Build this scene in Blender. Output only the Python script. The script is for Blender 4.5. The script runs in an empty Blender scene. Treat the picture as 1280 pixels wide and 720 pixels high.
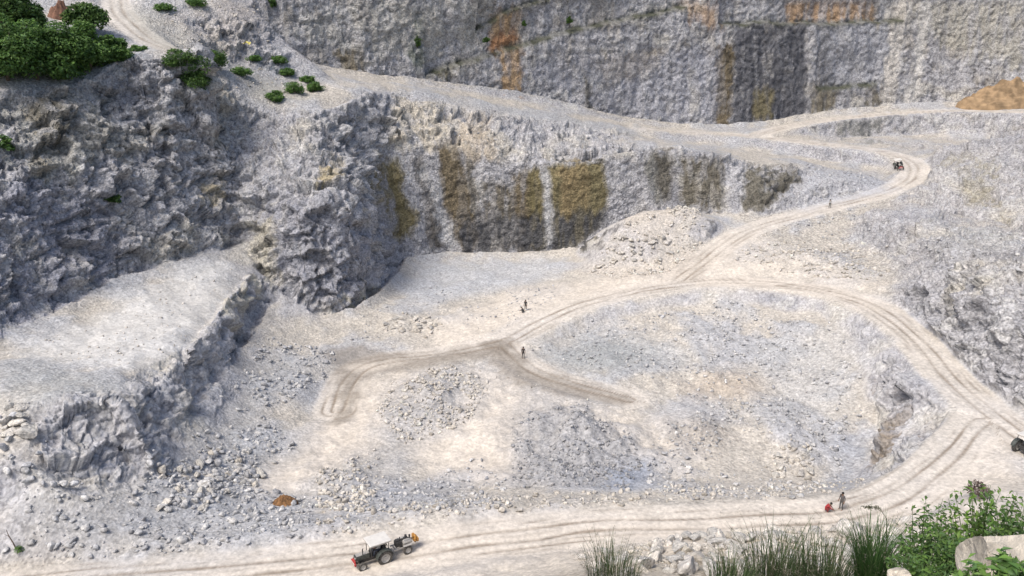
import bpy, math, random
import numpy as np
from mathutils import Vector, Matrix
from mathutils.geometry import delaunay_2d_cdt

random.seed(7)
rng = np.random.default_rng(11)
scene = bpy.context.scene
C = scene.collection
R = math.radians

# ------------------------------------------------------------------ camera
CAM_Z, PITCH, FPX = 40.0, R(18.0), 1000.0          # metres, radians, focal length in photo pixels (1280 wide)
cam = bpy.data.cameras.new('camera')
cam.sensor_width = 36.0
cam.lens = FPX / 1280.0 * 36.0
cam.clip_start, cam.clip_end = 0.1, 3000.0
camera = bpy.data.objects.new('camera', cam)
camera.location = (0, 0, CAM_Z)
camera.rotation_euler = (R(90) - PITCH, 0, 0)
C.objects.link(camera)
scene.camera = camera

# ------------------------------------------------------------------ sky, sun, exposure
SUN_EL, SUN_AZ = R(57), R(-133)                     # azimuth from +Y towards +X: high, behind the viewpoint, to the left
world = bpy.data.worlds.new('World')
scene.world = world
world.use_nodes = True
wn = world.node_tree.nodes
sky = wn.new('ShaderNodeTexSky')
sky.sky_type = 'NISHITA'
sky.sun_disc = False
sky.sun_elevation = SUN_EL
sky.sun_rotation = SUN_AZ
sky.air_density, sky.dust_density, sky.ozone_density = 1.0, 4.0, 1.0
wn['Background'].inputs['Strength'].default_value = 0.12
world.node_tree.links.new(sky.outputs[0], wn['Background'].inputs['Color'])
sun = bpy.data.lights.new('sun', 'SUN')
sun.energy, sun.angle, sun.color = 2.0, R(24), (1.0, 0.955, 0.885)
sun_o = bpy.data.objects.new('sun', sun)
d = Vector((math.sin(SUN_AZ) * math.cos(SUN_EL), math.cos(SUN_AZ) * math.cos(SUN_EL), math.sin(SUN_EL)))
sun_o.rotation_euler = d.to_track_quat('Z', 'Y').to_euler()
sun_o.location = d * 400
C.objects.link(sun_o)
scene.view_settings.view_transform = 'Standard'
scene.view_settings.look = 'None'
scene.view_settings.gamma = 1.0
scene.view_settings.use_curve_mapping = False
scene.view_settings.exposure = 0.48
scene.cycles.max_bounces = 6

# ------------------------------------------------------------------ measuring: photo pixel -> place
cp, sp = math.cos(PITCH), math.sin(PITCH)
def ray(px, py):
    u, v = (px - 640) / FPX, (360 - py) / FPX
    return u, cp + v * sp, -sp + v * cp
def Pz(px, py, z):
    u, dy, dz = ray(px, py); t = (z - CAM_Z) / dz
    return (u * t, dy * t, z)
def Py(px, py, Y):
    u, dy, dz = ray(px, py); t = Y / dy
    return (u * t, Y, CAM_Z + dz * t)

# ------------------------------------------------------------------ numeric noise
_perm = rng.permutation(256).astype(np.int64); _perm = np.concatenate([_perm] * 3)
_g = rng.normal(size=(256, 3)).astype(np.float32); _g /= np.linalg.norm(_g, axis=1)[:, None]
def perlin(p):
    p = np.asarray(p, np.float32)
    i = np.floor(p).astype(np.int64); f = p - i; i &= 255
    w = f * f * f * (f * (f * 6 - 15) + 10)
    out = np.zeros(len(p), np.float32)
    for a in (0, 1):
        for b in (0, 1):
            for c in (0, 1):
                h = _perm[_perm[_perm[i[:, 0] + a] + i[:, 1] + b] + i[:, 2] + c]
                g = _g[h]
                dt = g[:, 0] * (f[:, 0] - a) + g[:, 1] * (f[:, 1] - b) + g[:, 2] * (f[:, 2] - c)
                out += dt * (w[:, 0] if a else 1 - w[:, 0]) * (w[:, 1] if b else 1 - w[:, 1]) * (w[:, 2] if c else 1 - w[:, 2])
    return out * 1.5
def fbm(p, octaves=4, gain=0.5):
    p = np.asarray(p, np.float32); s = np.zeros(len(p), np.float32); a = 1.0
    for k in range(octaves):
        s += a * perlin(p * (2.03 ** k) + 17.3 * k); a *= gain
    return s
def hash3(i, k):
    n = (i[:, 0] * 374761393 + i[:, 1] * 668265263 + i[:, 2] * 2147483647 + k * 974634777) & 0xFFFFFFFF
    n = ((n ^ (n >> 13)) * 1274126177) & 0xFFFFFFFF
    return ((n ^ (n >> 16)) & 0xFFFF).astype(np.float32) / 65535.0
def worley(p):
    p = np.asarray(p, np.float32)
    i = np.floor(p).astype(np.int64); f = p - i
    f1 = np.full(len(p), 9, np.float32); f2 = f1.copy(); cid = np.zeros(len(p), np.float32); tl = cid.copy()
    for a in (-1, 0, 1):
        for b in (-1, 0, 1):
            for c in (-1, 0, 1):
                q = i + np.array([a, b, c])
                dx = a + hash3(q, 1) - f[:, 0]; dy = b + hash3(q, 2) - f[:, 1]; dz = c + hash3(q, 3) - f[:, 2]
                dd = dx * dx + dy * dy + dz * dz
                m = dd < f1
                f2 = np.where(m, f1, np.minimum(f2, dd))
                cid = np.where(m, hash3(q, 4), cid)
                tl = np.where(m, dx * (hash3(q, 5) - .5) + dy * (hash3(q, 6) - .5) + dz * (hash3(q, 7) - .3), tl)
                f1 = np.where(m, dd, f1)
    return np.sqrt(f1), np.sqrt(f2), cid, tl
def sstep(a, b, x):
    t = np.clip((x - a) / (b - a), 0, 1)
    return t * t * (3 - 2 * t)

# ------------------------------------------------------------------ the lie of the land: break lines
L = []
def line(*pts): L.append([np.array(p, float) for p in pts])
def zl(*a): line(*[Pz(*p) for p in a])
def yl(*a): line(*[Py(*p) for p in a])
# near road verge, berm crest and the toe of the berm inside the pit
zl((100, 716, .3), (220, 700, .2), (350, 672, .5), (500, 652, .7), (600, 641, .9), (700, 633, 1.0), (800, 632, .8), (900, 632, .6), (1020, 622, .4), (1085, 612, .3))
zl((430, 618, -3.2), (520, 606, -4), (600, 600, -4.5), (800, 598, -5), (950, 600, -5.5), (1030, 606, -6.5), (1062, 602, -6.5))
# pit floor
for p in [(600, 520, -4.3), (500, 560, -4.2), (760, 540, -4.5), (860, 470, -4.3), (900, 560, -5), (1000, 500, -4.7), (680, 440, -3.6), (560, 480, -4.2), (350, 560, -3.2),
          (400, 520, -4.1), (420, 560, -4.1), (330, 610, -3), (640, 570, -4.5), (960, 430, -3.6), (470, 420, -3.2), (540, 400, -2.8), (600, 370, -2.4), (640, 345, -2.2), (560, 350, -2.2), (700, 350, -1.6), (740, 420, -3.6),
          (960, 325, 2.0), (1050, 330, 2.6), (1000, 305, 3.4), (1090, 300, 4.5), (1040, 285, 5.0), (1160, 250, 8.6)]:
    zl(p)
zl((700, 408, -2.9), (760, 390, -1.9), (860, 376, -1.0), (980, 388, -.8), (1050, 425, -1.2), (1070, 470, -2.6), (1085, 520, -4.6))
zl((760, 420, -3.4), (860, 410, -2.8), (960, 420, -2.8), (1020, 460, -3.4))
# scarp in the hollow below the right road
zl((1062, 600, -6.6), (1084, 574, -6.6), (1092, 545, -6.0), (1100, 520, -4.6))
zl((1096, 598, -3.4), (1108, 572, -2.8), (1128, 535, -2.0), (1143, 508, -1.0), (1120, 470, -.4), (1090, 430, .2))
# left foot: talus, crag, scarp of the shelf
zl((0, 690, 1), (0, 640, 2.5), (0, 600, 4.5), (0, 560, 6.5), (0, 500, 8), (0, 470, 8.3), (0, 442, 7.6))
zl((60, 580, 5.2), (105, 606, 3.2), (150, 602, 2.2), (172, 580, 2.2), (190, 550, 2.0), (228, 532, 1.4), (262, 480, .9), (300, 420, .4), (330, 385, .6))
zl((30, 520, 7.8), (62, 505, 8.4), (110, 492, 8.2), (158, 500, 7.8), (166, 520, 7.0), (174, 540, 4.4))
zl((10, 446, 7.2), (70, 462, 6.8), (130, 470, 6.4), (190, 474, 6.0), (215, 452, 5.8), (240, 432, 5.6), (270, 395, 5.4), (292, 370, 5.2), (318, 340, 5.6))
zl((250, 590, -.6), (300, 520, -1.6), (350, 450, -2.2), (390, 420, -2.4), (410, 398, -2.4))
zl((200, 660, .2), (300, 640, -1.6), (390, 630, -2.8))
zl((120, 640, 1.8), (200, 600, 1.0), (250, 540, .4))
# foot of the left wall, of the bluff's nose and of the stained wall
zl((-120, 480, 7), (0, 425, 7.6), (60, 395, 7.6), (150, 350, 8), (250, 320, 8.5), (298, 300, 9), (335, 345, 4), (380, 375, .8), (440, 388, -2), (470, 368, -2), (490, 348, -2), (502, 328, -1.6), (560, 321, -2), (640, 320, -2), (720, 313, -1.2), (760, 290, 2), (820, 276, 4.0), (900, 271, 4.8), (950, 262, 6.5), (1000, 230, 10.2), (1016, 212, 12.4))
# mid-height of the rough faces
yl((380, 262, 118), (440, 245, 123.5), (478, 225, 144))
yl((-40, 260, 91), (60, 250, 98.5), (150, 235, 108), (200, 225, 114), (290, 210, 126))
# upper lip of the stained wall and of the low wall right of it
yl((482, 196, 148), (520, 184, 150.5), (560, 178, 151.5), (600, 188, 152), (640, 200, 152), (700, 203, 152.3), (750, 199, 153), (792, 188, 155), (850, 184, 157), (900, 194, 158), (960, 204, 160.5), (1012, 208, 163.5))
# crest of the left wall and the bluff
yl((-150, 110, 97), (0, 108, 105), (60, 108, 109), (120, 98, 115), (150, 74, 119), (205, 66, 121), (222, 90, 124), (240, 110, 128), (280, 124, 132), (340, 132, 137), (400, 134, 138), (440, 124, 144), (480, 108, 158), (560, 122, 165), (640, 138, 172), (700, 150, 178), (760, 162, 184), (800, 169, 188))
# slope with shrubs behind that crest, upper left flat and rubble bank
yl((240, 62, 135), (300, 88, 146), (360, 104, 150), (420, 101, 156))
yl((0, 40, 122), (100, 44, 126), (200, 55, 130))
yl((150, 0, 144), (230, 20, 146), (300, 20, 154), (335, 30, 160))
yl((-100, 10, 132), (40, -10, 142), (150, -40, 150), (250, -50, 165), (330, -30, 172))
# foot of the far wall
yl((346, 60, 166), (380, 82, 170), (420, 90, 173), (480, 97, 177), (560, 109, 185), (640, 121, 193), (700, 133, 198), (760, 147, 203), (830, 158, 208), (900, 161, 212), (945, 157, 214.5), (990, 149, 219), (1040, 142, 223), (1110, 136, 227), (1180, 132, 229), (1280, 128, 226), (1450, 124, 222), (1700, 120, 215))
line((-84, 182, 70), (-70, 184, 72), (-52, 186, 72), (-30, 190, 72), (-10, 197, 72), (10, 206, 71), (30, 214, 70), (55, 221, 70), (80, 228, 70), (110, 236, 70), (150, 239, 68), (190, 236, 66), (260, 230, 64))
# band below the upper road, slope inside its bend
yl((1010, 168, 207), (1060, 172, 211), (1120, 170, 214), (1200, 172, 210), (1290, 176, 203), (1400, 178, 196))
zl((840, 178, 14.2), (880, 182, 13.4), (960, 190, 12), (1040, 203, 10.4), (1095, 214, 9.6), (1110, 225, 9.2))
# mound in the middle
yl((790, 264, 143.5), (825, 256, 146), (862, 255, 146), (886, 272, 143.5))
yl((737, 298, 147), (752, 288, 147.5), (772, 276, 146))
zl((722, 322, -1.2), (735, 334, -1), (780, 345, -.3), (850, 332, .8), (905, 308, 2.4))
# right hillside
zl((1330, 570, 1.5), (1290, 520, 1.8), (1262, 500, 2.2), (1200, 452, 2.5), (1152, 410, 2.8), (1114, 372, 2.8), (1116, 340, 3.4), (1126, 308, 4.6))
yl((1150, 345, 112), (1165, 370, 101.5), (1195, 412, 91.5), (1235, 450, 83.5), (1290, 490, 75))
yl((1133, 318, 124), (1145, 290, 128.5), (1170, 278, 134), (1196, 284, 132))
yl((1340, 430, 78), (1280, 390, 85), (1235, 385, 90), (1200, 372, 97), (1180, 345, 107))
yl((1380, 340, 84), (1300, 335, 90), (1255, 332, 94), (1222, 328, 100), (1195, 315, 110), (1180, 300, 122))
yl((1200, 300, 128), (1270, 300, 120))
yl((1192, 268, 146), (1240, 275, 140), (1290, 285, 134))
yl((1196, 218, 156), (1228, 188, 161), (1285, 162, 161), (1420, 150, 155))
line((85, 60, 6), (110, 70, 20), (120, 100, 26), (130, 140, 27), (240, 150, 34))
# the bank the camera stands on: rubble slope right of the tractor
zl((740, 684, .2), (800, 675, .7), (860, 666, 1.3), (940, 660, 1.7), (1040, 654, 1.9), (1120, 650, 1.9))
for u in (-.8, -.5, -.25, -.1): line(*[(u * y, y, max(-.5, CAM_Z - y / 1.22)) for y in (3, 12, 25, 38, 47)])
for u in (.1, .25, .42): line(*[(u * y, y, CAM_Z - y / 1.262) for y in (3, 12, 22, 32, 42)])
line(*[(.56 * y, y, CAM_Z - .80 * y) for y in (3, 8, 14, 20, 26)], (20, 36, 10), (24, 46, 4.5))
line(*[(.72 * y, y, CAM_Z - .80 * y) for y in (3, 8, 14, 20, 26)], (32, 40, 8), (37, 50, 4))
line(*[(1.1 * y, y, CAM_Z - .72 * y) for y in (3, 8, 14, 22, 30)], (60, 50, 4))
line((-6, -8, 39), (0, -10, 40), (6, -8, 41), (60, -10, 42), (-60, -10, 41), (260, -10, 44), (-200, -10, 44))
line((-200, 320, 76), (0, 320, 78), (260, 320, 72), (-200, 100, 50), (-200, 180, 66), (-120, 140, 52), (-110, 100, 40))

# haul roads: (points, half width, name)
ROADS = [
 ('near', 2.7, [Pz(*p) for p in [(-260, 790, .2), (-60, 748, 0), (80, 732, 0), (200, 722, 0), (350, 708, 0), (480, 692, 0), (600, 674, 0), (720, 660, 0), (850, 653, 0), (1000, 648, 0), (1080, 640, .1), (1140, 615, .3), (1178, 582, .6), (1205, 550, .9), (1232, 524, 1.1)]]),
 ('ring', 2.9, [Pz(*p) for p in [(1330, 580, 1.2), (1280, 545, 1.2), (1232, 514, 1.2), (1190, 475, 1.5), (1140, 415, 2), (1090, 380, 2), (1030, 362, 1.8), (960, 353, 1.4), (880, 351, .8), (790, 364, -.2), (720, 382, -1.2), (670, 404, -2.2), (630, 430, -3), (560, 443, -3.5), (490, 449, -3.9), (450, 456, -4), (432, 480, -4), (420, 515, -4.2)]]),
 ('spur', 2.6, [Pz(*p) for p in [(630, 430, -3), (655, 456, -3.5), (690, 474, -3.8), (740, 488, -4), (790, 500, -4.2)]]),
 ('ramp', 2.9, [Pz(*p) for p in [(850, 350, .5), (885, 322, 2.2), (925, 293, 4), (960, 279, 5), (1040, 258, 7), (1100, 243, 8.5), (1132, 229, 9.8), (1146, 213, 11), (1137, 199, 12), (1105, 189, 13), (1050, 182, 13.7), (1000, 177, 14.2), (950, 171, 14.6), (900, 167, 15.2), (850, 165, 15.8), (800, 161, 17)]]),
 ('upper', 2.7, [Pz(*p) for p in [(940, 171, 14.7), (962, 164, 15.3), (985, 158, 16), (1030, 150, 17), (1100, 143, 18), (1180, 138, 19), (1275, 140, 19.5), (1400, 142, 20)]]),
 ('top', 2.4, [Py(*p) for p in [(230, 66, 126), (200, 59, 128), (175, 45, 133), (152, 22, 139), (142, 0, 146), (150, -30, 155)]]),
]

# ------------------------------------------------------------------ height raster
RS = 0.35
X0, X1, Y0, Y1 = -170.0, 190.0, 2.0, 312.0
NX, NY = int((X1 - X0) / RS) + 1, int((Y1 - Y0) / RS) + 1
pts = []
for l in L:
    for a, b in zip(l[:-1], l[1:]):
        n = max(1, int(np.linalg.norm((b - a)[:2]) / 2.5))
        pts += [a + (b - a) * k / n for k in range(n)]
    pts.append(l[-1])
for nm, hw, rp in ROADS:
    for a, b in zip(rp[:-1], rp[1:]):
        a, b = np.array(a), np.array(b)
        n = max(1, int(np.linalg.norm((b - a)[:2]) / 3))
        pts += [a + (b - a) * k / n for k in range(n)]
keep, cells = [], {}
for p in pts:
    k = (int(p[0] // 1.0), int(p[1] // 1.0))
    if k in cells: continue
    cells[k] = 1; keep.append(p)
pts = np.array(keep)
vv, _, tri, ov, _, _ = delaunay_2d_cdt([Vector(p[:2]) for p in pts], [], [], 0, 1e-5)
zz = np.array([pts[o[0], 2] for o in ov]); vv = np.array([v[:] for v in vv])
H = np.zeros((NY, NX), np.float32)
for t in tri:
    p = vv[list(t)]; z = zz[list(t)]
    i0, i1 = max(0, int((p[:, 0].min() - X0) / RS)), min(NX - 1, int((p[:, 0].max() - X0) / RS) + 1)
    j0, j1 = max(0, int((p[:, 1].min() - Y0) / RS)), min(NY - 1, int((p[:, 1].max() - Y0) / RS) + 1)
    if i1 < i0 or j1 < j0: continue
    gx, gy = np.meshgrid(X0 + RS * np.arange(i0, i1 + 1), Y0 + RS * np.arange(j0, j1 + 1))
    e1, e2 = p[1] - p[0], p[2] - p[0]; det = e1[0] * e2[1] - e1[1] * e2[0]
    if abs(det) < 1e-9: continue
    dx, dy = gx - p[0, 0], gy - p[0, 1]
    a = (dx * e2[1] - dy * e2[0]) / det; b = (e1[0] * dy - e1[1] * dx) / det
    m = (a >= -1e-4) & (b >= -1e-4) & (a + b <= 1 + 1e-4)
    H[j0:j1 + 1, i0:i1 + 1][m] = (z[0] + a * (z[1] - z[0]) + b * (z[2] - z[0]))[m]
def blur(A, s):
    r = int(3 * s) + 1; k = np.exp(-.5 * (np.arange(-r, r + 1) / s) ** 2); k = (k / k.sum()).astype(np.float32)
    for ax in (0, 1):
        P = np.pad(A, [(r, r) if q == ax else (0, 0) for q in (0, 1)], mode='edge'); o = np.zeros_like(A)
        for q in range(2 * r + 1): o += k[q] * (P[q:q + A.shape[0]] if ax == 0 else P[:, q:q + A.shape[1]])
        A = o
    return A
GX, GY = np.meshgrid((X0 + RS * np.arange(NX)).astype(np.float32), (Y0 + RS * np.arange(NY)).astype(np.float32))
gy_, gx_ = np.gradient(H, RS); SL0 = np.hypot(gx_, gy_)
flat = 1 - sstep(.6, 1.3, blur(SL0, 2.0))
H = H * (1 - .85 * flat) + blur(H, 5.0) * .85 * flat
H = blur(H, 0.9)
# roads cut into it
RD = np.full(H.shape, 99., np.float32); RZ = np.zeros_like(RD); RSIDE = np.zeros_like(RD); RALONG = np.zeros_like(RD); RKIND = np.full(H.shape, -1, np.int8)
for ri, (nm, hw, rp) in enumerate(ROADS):
    q = np.array(rp); 
    cum = np.r_[0, np.cumsum(np.linalg.norm(np.diff(q[:, :2], axis=0), axis=1))]
    ss = np.arange(0, cum[-1], 1.0)
    rr = np.stack([np.interp(ss, cum, q[:, k]) for k in range(3)], 1)
    for _ in range(3):
        rr[2:-2] = (rr[:-4] + rr[1:-3] + rr[2:-2] + rr[3:-1] + rr[4:]) / 5
    ROADS[ri] = (nm, hw, rr)
    for k in range(len(rr) - 1):
        a, b = rr[k], rr[k + 1]
        i0, i1 = int((min(a[0], b[0]) - 9 - X0) / RS), int((max(a[0], b[0]) + 9 - X0) / RS)
        j0, j1 = int((min(a[1], b[1]) - 9 - Y0) / RS), int((max(a[1], b[1]) + 9 - Y0) / RS)
        i0, j0, i1, j1 = max(i0, 0), max(j0, 0), min(i1, NX), min(j1, NY)
        if i0 >= i1 or j0 >= j1: continue
        s = np.s_[j0:j1, i0:i1]
        e = b[:2] - a[:2]; ll = e @ e + 1e-9
        t = np.clip(((GX[s] - a[0]) * e[0] + (GY[s] - a[1]) * e[1]) / ll, 0, 1)
        dx, dy = GX[s] - a[0] - t * e[0], GY[s] - a[1] - t * e[1]
        dd = np.hypot(dx, dy)
        m = (dd / hw) < (RD[s] / np.where(RKIND[s] >= 0, np.array([r[1] for r in ROADS])[RKIND[s]], 1))
        sd = np.sign(e[0] * dy - e[1] * dx) * dd
        RD[s][m] = dd[m]; RZ[s][m] = (a[2] + t * (b[2] - a[2]))[m]; RSIDE[s][m] = sd[m]; RALONG[s][m] = (k + t)[m]; RKIND[s][m] = ri
HW = np.where(RKIND >= 0, np.array([r[1] for r in ROADS])[RKIND], 1).astype(np.float32)
RZ = np.where(RKIND >= 0, RZ, H)
rw = (1 - sstep(.9, 1.9, RD / HW)) * (RKIND >= 0)
H = H * (1 - rw) + RZ * rw
roadmask = (1 - sstep(.85, 1.15, RD / HW)) * (RKIND >= 0)
flat3 = lambda s, k=0.: np.stack([GX.ravel() / s, GY.ravel() / s, np.full(GX.size, k, np.float32)], 1)
offroad = 1 - .93 * (1 - sstep(.8, 1.5, RD / HW)) * (RKIND >= 0)
LOWN = fbm(flat3(9.0, 3.3), 4).reshape(H.shape)
MIDN = fbm(flat3(2.2, 7.7), 3).reshape(H.shape)
H += offroad * (.42 * LOWN + .20 * MIDN) * (.12 + .88 * sstep(14, 45, GY))
# wheel ruts
wob = .35 * perlin(flat3(7.0, 1.5)).reshape(H.shape)
rut = np.zeros_like(H)
for off, wd, st in ((-.75, .28, 1.), (.75, .28, 1.), (-1.75, .24, .6), (1.8, .24, .55)):
    rut = np.maximum(rut, st * np.exp(-((RSIDE - off - wob) / wd) ** 2) * (RKIND >= 0) * (RD < HW * 1.15))
rut *= (.55 + .45 * sstep(-.4, .3, perlin(flat3(5., 9.)).reshape(H.shape)))
H -= .13 * rut
gy_, gx_ = np.gradient(blur(H, 1.5), RS); SL = np.hypot(gx_, gy_)
def samp(A, x, y):
    fx = np.clip((np.asarray(x) - X0) / RS, 0, NX - 1.001); fy = np.clip((np.asarray(y) - Y0) / RS, 0, NY - 1.001)
    i, j = fx.astype(int), fy.astype(int); a, b = fx - i, fy - j
    return (A[j, i] * (1 - a) + A[j, i + 1] * a) * (1 - b) + (A[j + 1, i] * (1 - a) + A[j + 1, i + 1] * a) * b
_t = np.concatenate([np.arange(4, 330, .12)])
def hit(px, py):                                   # where the sight line of a photo pixel meets the ground
    u, dy, dz = ray(px, py)
    x, y, z = u * _t, dy * _t, CAM_Z + dz * _t
    g = samp(H, x, y) - z
    k = np.argmax(g > 0) if (g > 0).any() else len(_t) - 1
    if k == 0: k = 1
    f = g[k - 1] / (g[k - 1] - g[k]) if g[k] != g[k - 1] else 0
    t = _t[k - 1] + f * (_t[k] - _t[k - 1])
    return np.array((u * t, dy * t, CAM_Z + dz * t))
def gz(x, y): return float(samp(H, x, y))
def inpoly(px, py, poly):
    m = np.zeros(px.shape, bool); n = len(poly)
    for k in range(n):
        (x1, y1), (x2, y2) = poly[k][:2], poly[(k + 1) % n][:2]
        if y1 == y2: continue
        c = ((y1 > py) != (y2 > py)) & (px < (x2 - x1) * (py - y1) / (y2 - y1) + x1)
        m ^= c
    return m

# heaps of blasted stone on the pit floor: (photo x, y of the middle, radii in metres, height)
for px, py, rx, ry, h in [(545, 500, 6.5, 7, 1.3), (720, 550, 8, 7, 1.7), (425, 600, 3.5, 4, 1.0), (800, 470, 6, 5, .5), (900, 480, 7, 3.5, .8), (870, 540, 4, 3, .7), (700, 595, 7, 3, .8), (1000, 330, 9, 5, .9), (510, 404, 6, 2.2, .7), (860, 425, 9, 6, .5), (1000, 415, 6, 5, .7), (980, 545, 4, 6, .8), (565, 388, 4, 3, .5), (800, 350, 5, 3, .6)]:
    c = hit(px, py)
    q = ((GX - c[0]) / rx) ** 2 + ((GY - c[1]) / ry) ** 2
    H += (h * np.exp(-1.3 * q) * (1 + .5 * MIDN + .3 * LOWN) * offroad).astype(np.float32)
gy_, gx_ = np.gradient(blur(H, 1.5), RS); SL = np.hypot(gx_, gy_)

# ------------------------------------------------------------------ terrain sheet: plan rays, rows packed where the ground is steep
us = np.concatenate([np.linspace(-1.0, -.80, 24)[:-1], np.linspace(-.80, .82, 1120), np.linspace(.82, 1.0, 24)[1:]])
ys = np.concatenate([np.arange(3, 30, .1), np.arange(30, 300, .06)])
NR = 800
UU, YY = np.meshgrid(us, ys, indexing='ij')
ZZ = samp(H, UU * YY, YY).astype(np.float32)
ang = np.arctan2(ZZ - CAM_Z, YY)
dm = np.abs(np.diff(ang, axis=1)) + .10 * np.hypot(np.diff(YY, axis=1), np.diff(ZZ, axis=1)) / YY[:, 1:]
ker = np.exp(-.5 * (np.arange(-24, 25) / 9.) ** 2); ker /= ker.sum()
pad = np.pad(dm, [(24, 24), (0, 0)], mode='edge'); dm = sum(ker[k] * pad[k:k + len(us)] for k in range(49))
cum = np.concatenate([np.zeros((len(us), 1)), np.cumsum(dm, axis=1)], axis=1)
YS = np.stack([np.interp(np.linspace(0, c[-1], NR), c, ys) for c in cum])
del UU, YY, ZZ, ang, dm, pad, cum
VX = us[:, None] * YS; VY = YS; VZ = samp(H, VX, VY)
P = np.stack([VX, VY, VZ], -1).astype(np.float32)
du = np.gradient(P, axis=0); dv = np.gradient(P, axis=1)
Nn = np.cross(du, dv); Nn /= np.linalg.norm(Nn, axis=-1, keepdims=True) + 1e-9
Pf = P.reshape(-1, 3); Nf = Nn.reshape(-1, 3)
NV = len(Pf)
slope = samp(blur(SL, 1.2), Pf[:, 0], Pf[:, 1]).astype(np.float32)
rockw = sstep(.62, 1.5, slope)
# broken rock also where the ground leans back: the bluff above its walls, the right hillside
FOOT = [Pz(*q) for q in [(-120, 480, 7), (0, 425, 7.6), (60, 395, 7.6), (150, 350, 8), (250, 320, 8.5), (298, 300, 9), (335, 345, 4), (380, 375, .8), (440, 388, -2), (490, 348, -2), (502, 328, -1.6), (560, 321, -2), (640, 320, -2), (720, 313, -1.2), (760, 290, 2), (820, 276, 4.0), (900, 271, 4.8), (950, 262, 6.5), (1000, 230, 10.2), (1016, 212, 12.4)]]
CREST = [Py(*q) for q in [(792, 186, 157), (800, 176, 186), (760, 165, 181), (700, 153, 175), (640, 141, 169), (560, 126, 162), (480, 113, 155), (440, 126, 142), (400, 136, 137), (340, 133, 136), (280, 125, 131), (240, 112, 127), (205, 68, 120), (150, 76, 118), (0, 110, 104), (-150, 110, 96)]]
RIGHT = [Pz(*q) for q in [(1330, 560, 1.5), (1268, 500, 2.2), (1206, 452, 2.5), (1158, 410, 2.8), (1120, 372, 2.8), (1120, 340, 3.4), (1060, 280, 6), (1160, 235, 9.2), (1168, 205, 11.4), (1120, 182, 13.2), (1040, 172, 14.2), (1000, 165, 15.4), (1040, 153, 17), (1180, 142, 19), (1400, 146, 20)]] + [(190, 150, 0), (150, 60, 0)]
BOOST = np.maximum(inpoly(GX, GY, FOOT + CREST), .8 * inpoly(GX, GY, RIGHT)).astype(np.float32)
for q_ in ([(30, 515), (62, 500), (160, 495), (180, 545), (172, 605), (105, 612), (60, 590)], [(160, 475), (240, 430), (300, 365), (330, 385), (262, 490), (228, 540), (190, 560)]):
    BOOST = np.maximum(BOOST, inpoly(GX, GY, [hit(*v)[:2] for v in q_])).astype(np.float32)
BOOST = blur(BOOST, 2.0) * offroad * sstep(.02, .22, blur(SL, 2.0))
boost = samp(BOOST, Pf[:, 0], Pf[:, 1]).astype(np.float32)
rockw = np.maximum(rockw, .92 * boost)
rockw *= 1 - .96 * sstep(56, 50, Pf[:, 1]) * sstep(-.62, -.5, Pf[:, 0] / Pf[:, 1])      # the near bank is loose fill, not wall
shelfw = (Pf[:, 0] < -29) * (Pf[:, 2] < 9.5) * (Pf[:, 1] < 118) * 1.0
rm = samp(roadmask, Pf[:, 0], Pf[:, 1]).astype(np.float32)
sdv = samp(RSIDE - wob, Pf[:, 0], Pf[:, 1]); rutv = np.zeros(NV, np.float32)
for off, wd, st_ in ((-.75, .20, 1.), (.75, .20, 1.), (-1.25, .10, .55), (-1.75, .15, .8), (1.3, .10, .5), (1.8, .15, .7), (.05, .12, .4), (2.35, .13, .55), (-2.3, .12, .45)):
    own = np.stack([Pf[:, 0] / 6, Pf[:, 1] / 6, np.full(NV, 3.7 * off + 20)], 1)
    main = abs(abs(off) - .75) < .01
    pres = .6 + .4 * sstep(-.5, .2, perlin(own * 1.3)) if main else sstep(-.05, .45, perlin(own))
    wdv = np.maximum(wd, .0022 * Pf[:, 1]) * (1 + .5 * perlin(own * 2.1))
    rutv = np.maximum(rutv, st_ * pres * np.exp(-((sdv - off - .22 * perlin(own * .9 + 7)) / wdv) ** 2) * np.minimum(1, 1.3 * wd / np.maximum(wd, .0022 * Pf[:, 1])))
rutv = (rutv * (samp(RD / HW, Pf[:, 0], Pf[:, 1]) < 1.1) * (.55 + .45 * sstep(-.4, .3, perlin(np.stack([Pf[:, 0] / 5, Pf[:, 1] / 5, np.full(NV, 9.)], 1))))).astype(np.float32)
farw = sstep(178, 195, Pf[:, 1] + .35 * np.maximum(0, -Pf[:, 0]) - .12 * Pf[:, 0]) * rockw      # the far wall
idx = np.where((rockw > .02) & (np.abs(Pf[:, 0] / Pf[:, 1]) < .84))[0]
p = Pf[idx]; wv = np.stack([perlin(p / 3. + 40), perlin(p / 3. + 80), perlin(p / 3. + 120)], 1)
big = fbm(p / np.array([11., 11., 16.]), 3)
q = p + .9 * wv
w1 = worley(q / np.array([3.4, 3.4, 2.6])); w2 = worley(q / np.array([1.25, 1.25, .95]))
fine = fbm(p / 1.6, 3, .6)
cols = perlin(np.stack([p[:, 0] / 2.2, p[:, 1] / 2.2, p[:, 2] / 14], 1))
w3 = worley(q / np.array([.62, .62, .45]))
disp = 1.5 * big + 1.0 * (w1[2] - .5) + 2.6 * w1[3] + .45 * (w2[2] - .5) + 1.15 * w2[3] + .42 * w3[3] + .16 * (w3[2] - .5) + .34 * fine
smooth_wall = .40 * cols + .7 * big + .26 * (w2[2] - .5) + .22 * (w1[2] - .5) + .6 * w2[3] + .35 * w1[3] + .30 * w3[3] + .26 * fine
fw = farw[idx]
st = sstep(140, 147, p[:, 1]) * (p[:, 0] > -24) * (p[:, 0] < 62) * (p[:, 2] < 20) * (1 - fw) * sstep(.9, 2., slope[idx])      # quarried walls are smoother
k = np.clip(np.maximum(fw, .95 * st), 0, 1)
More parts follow.
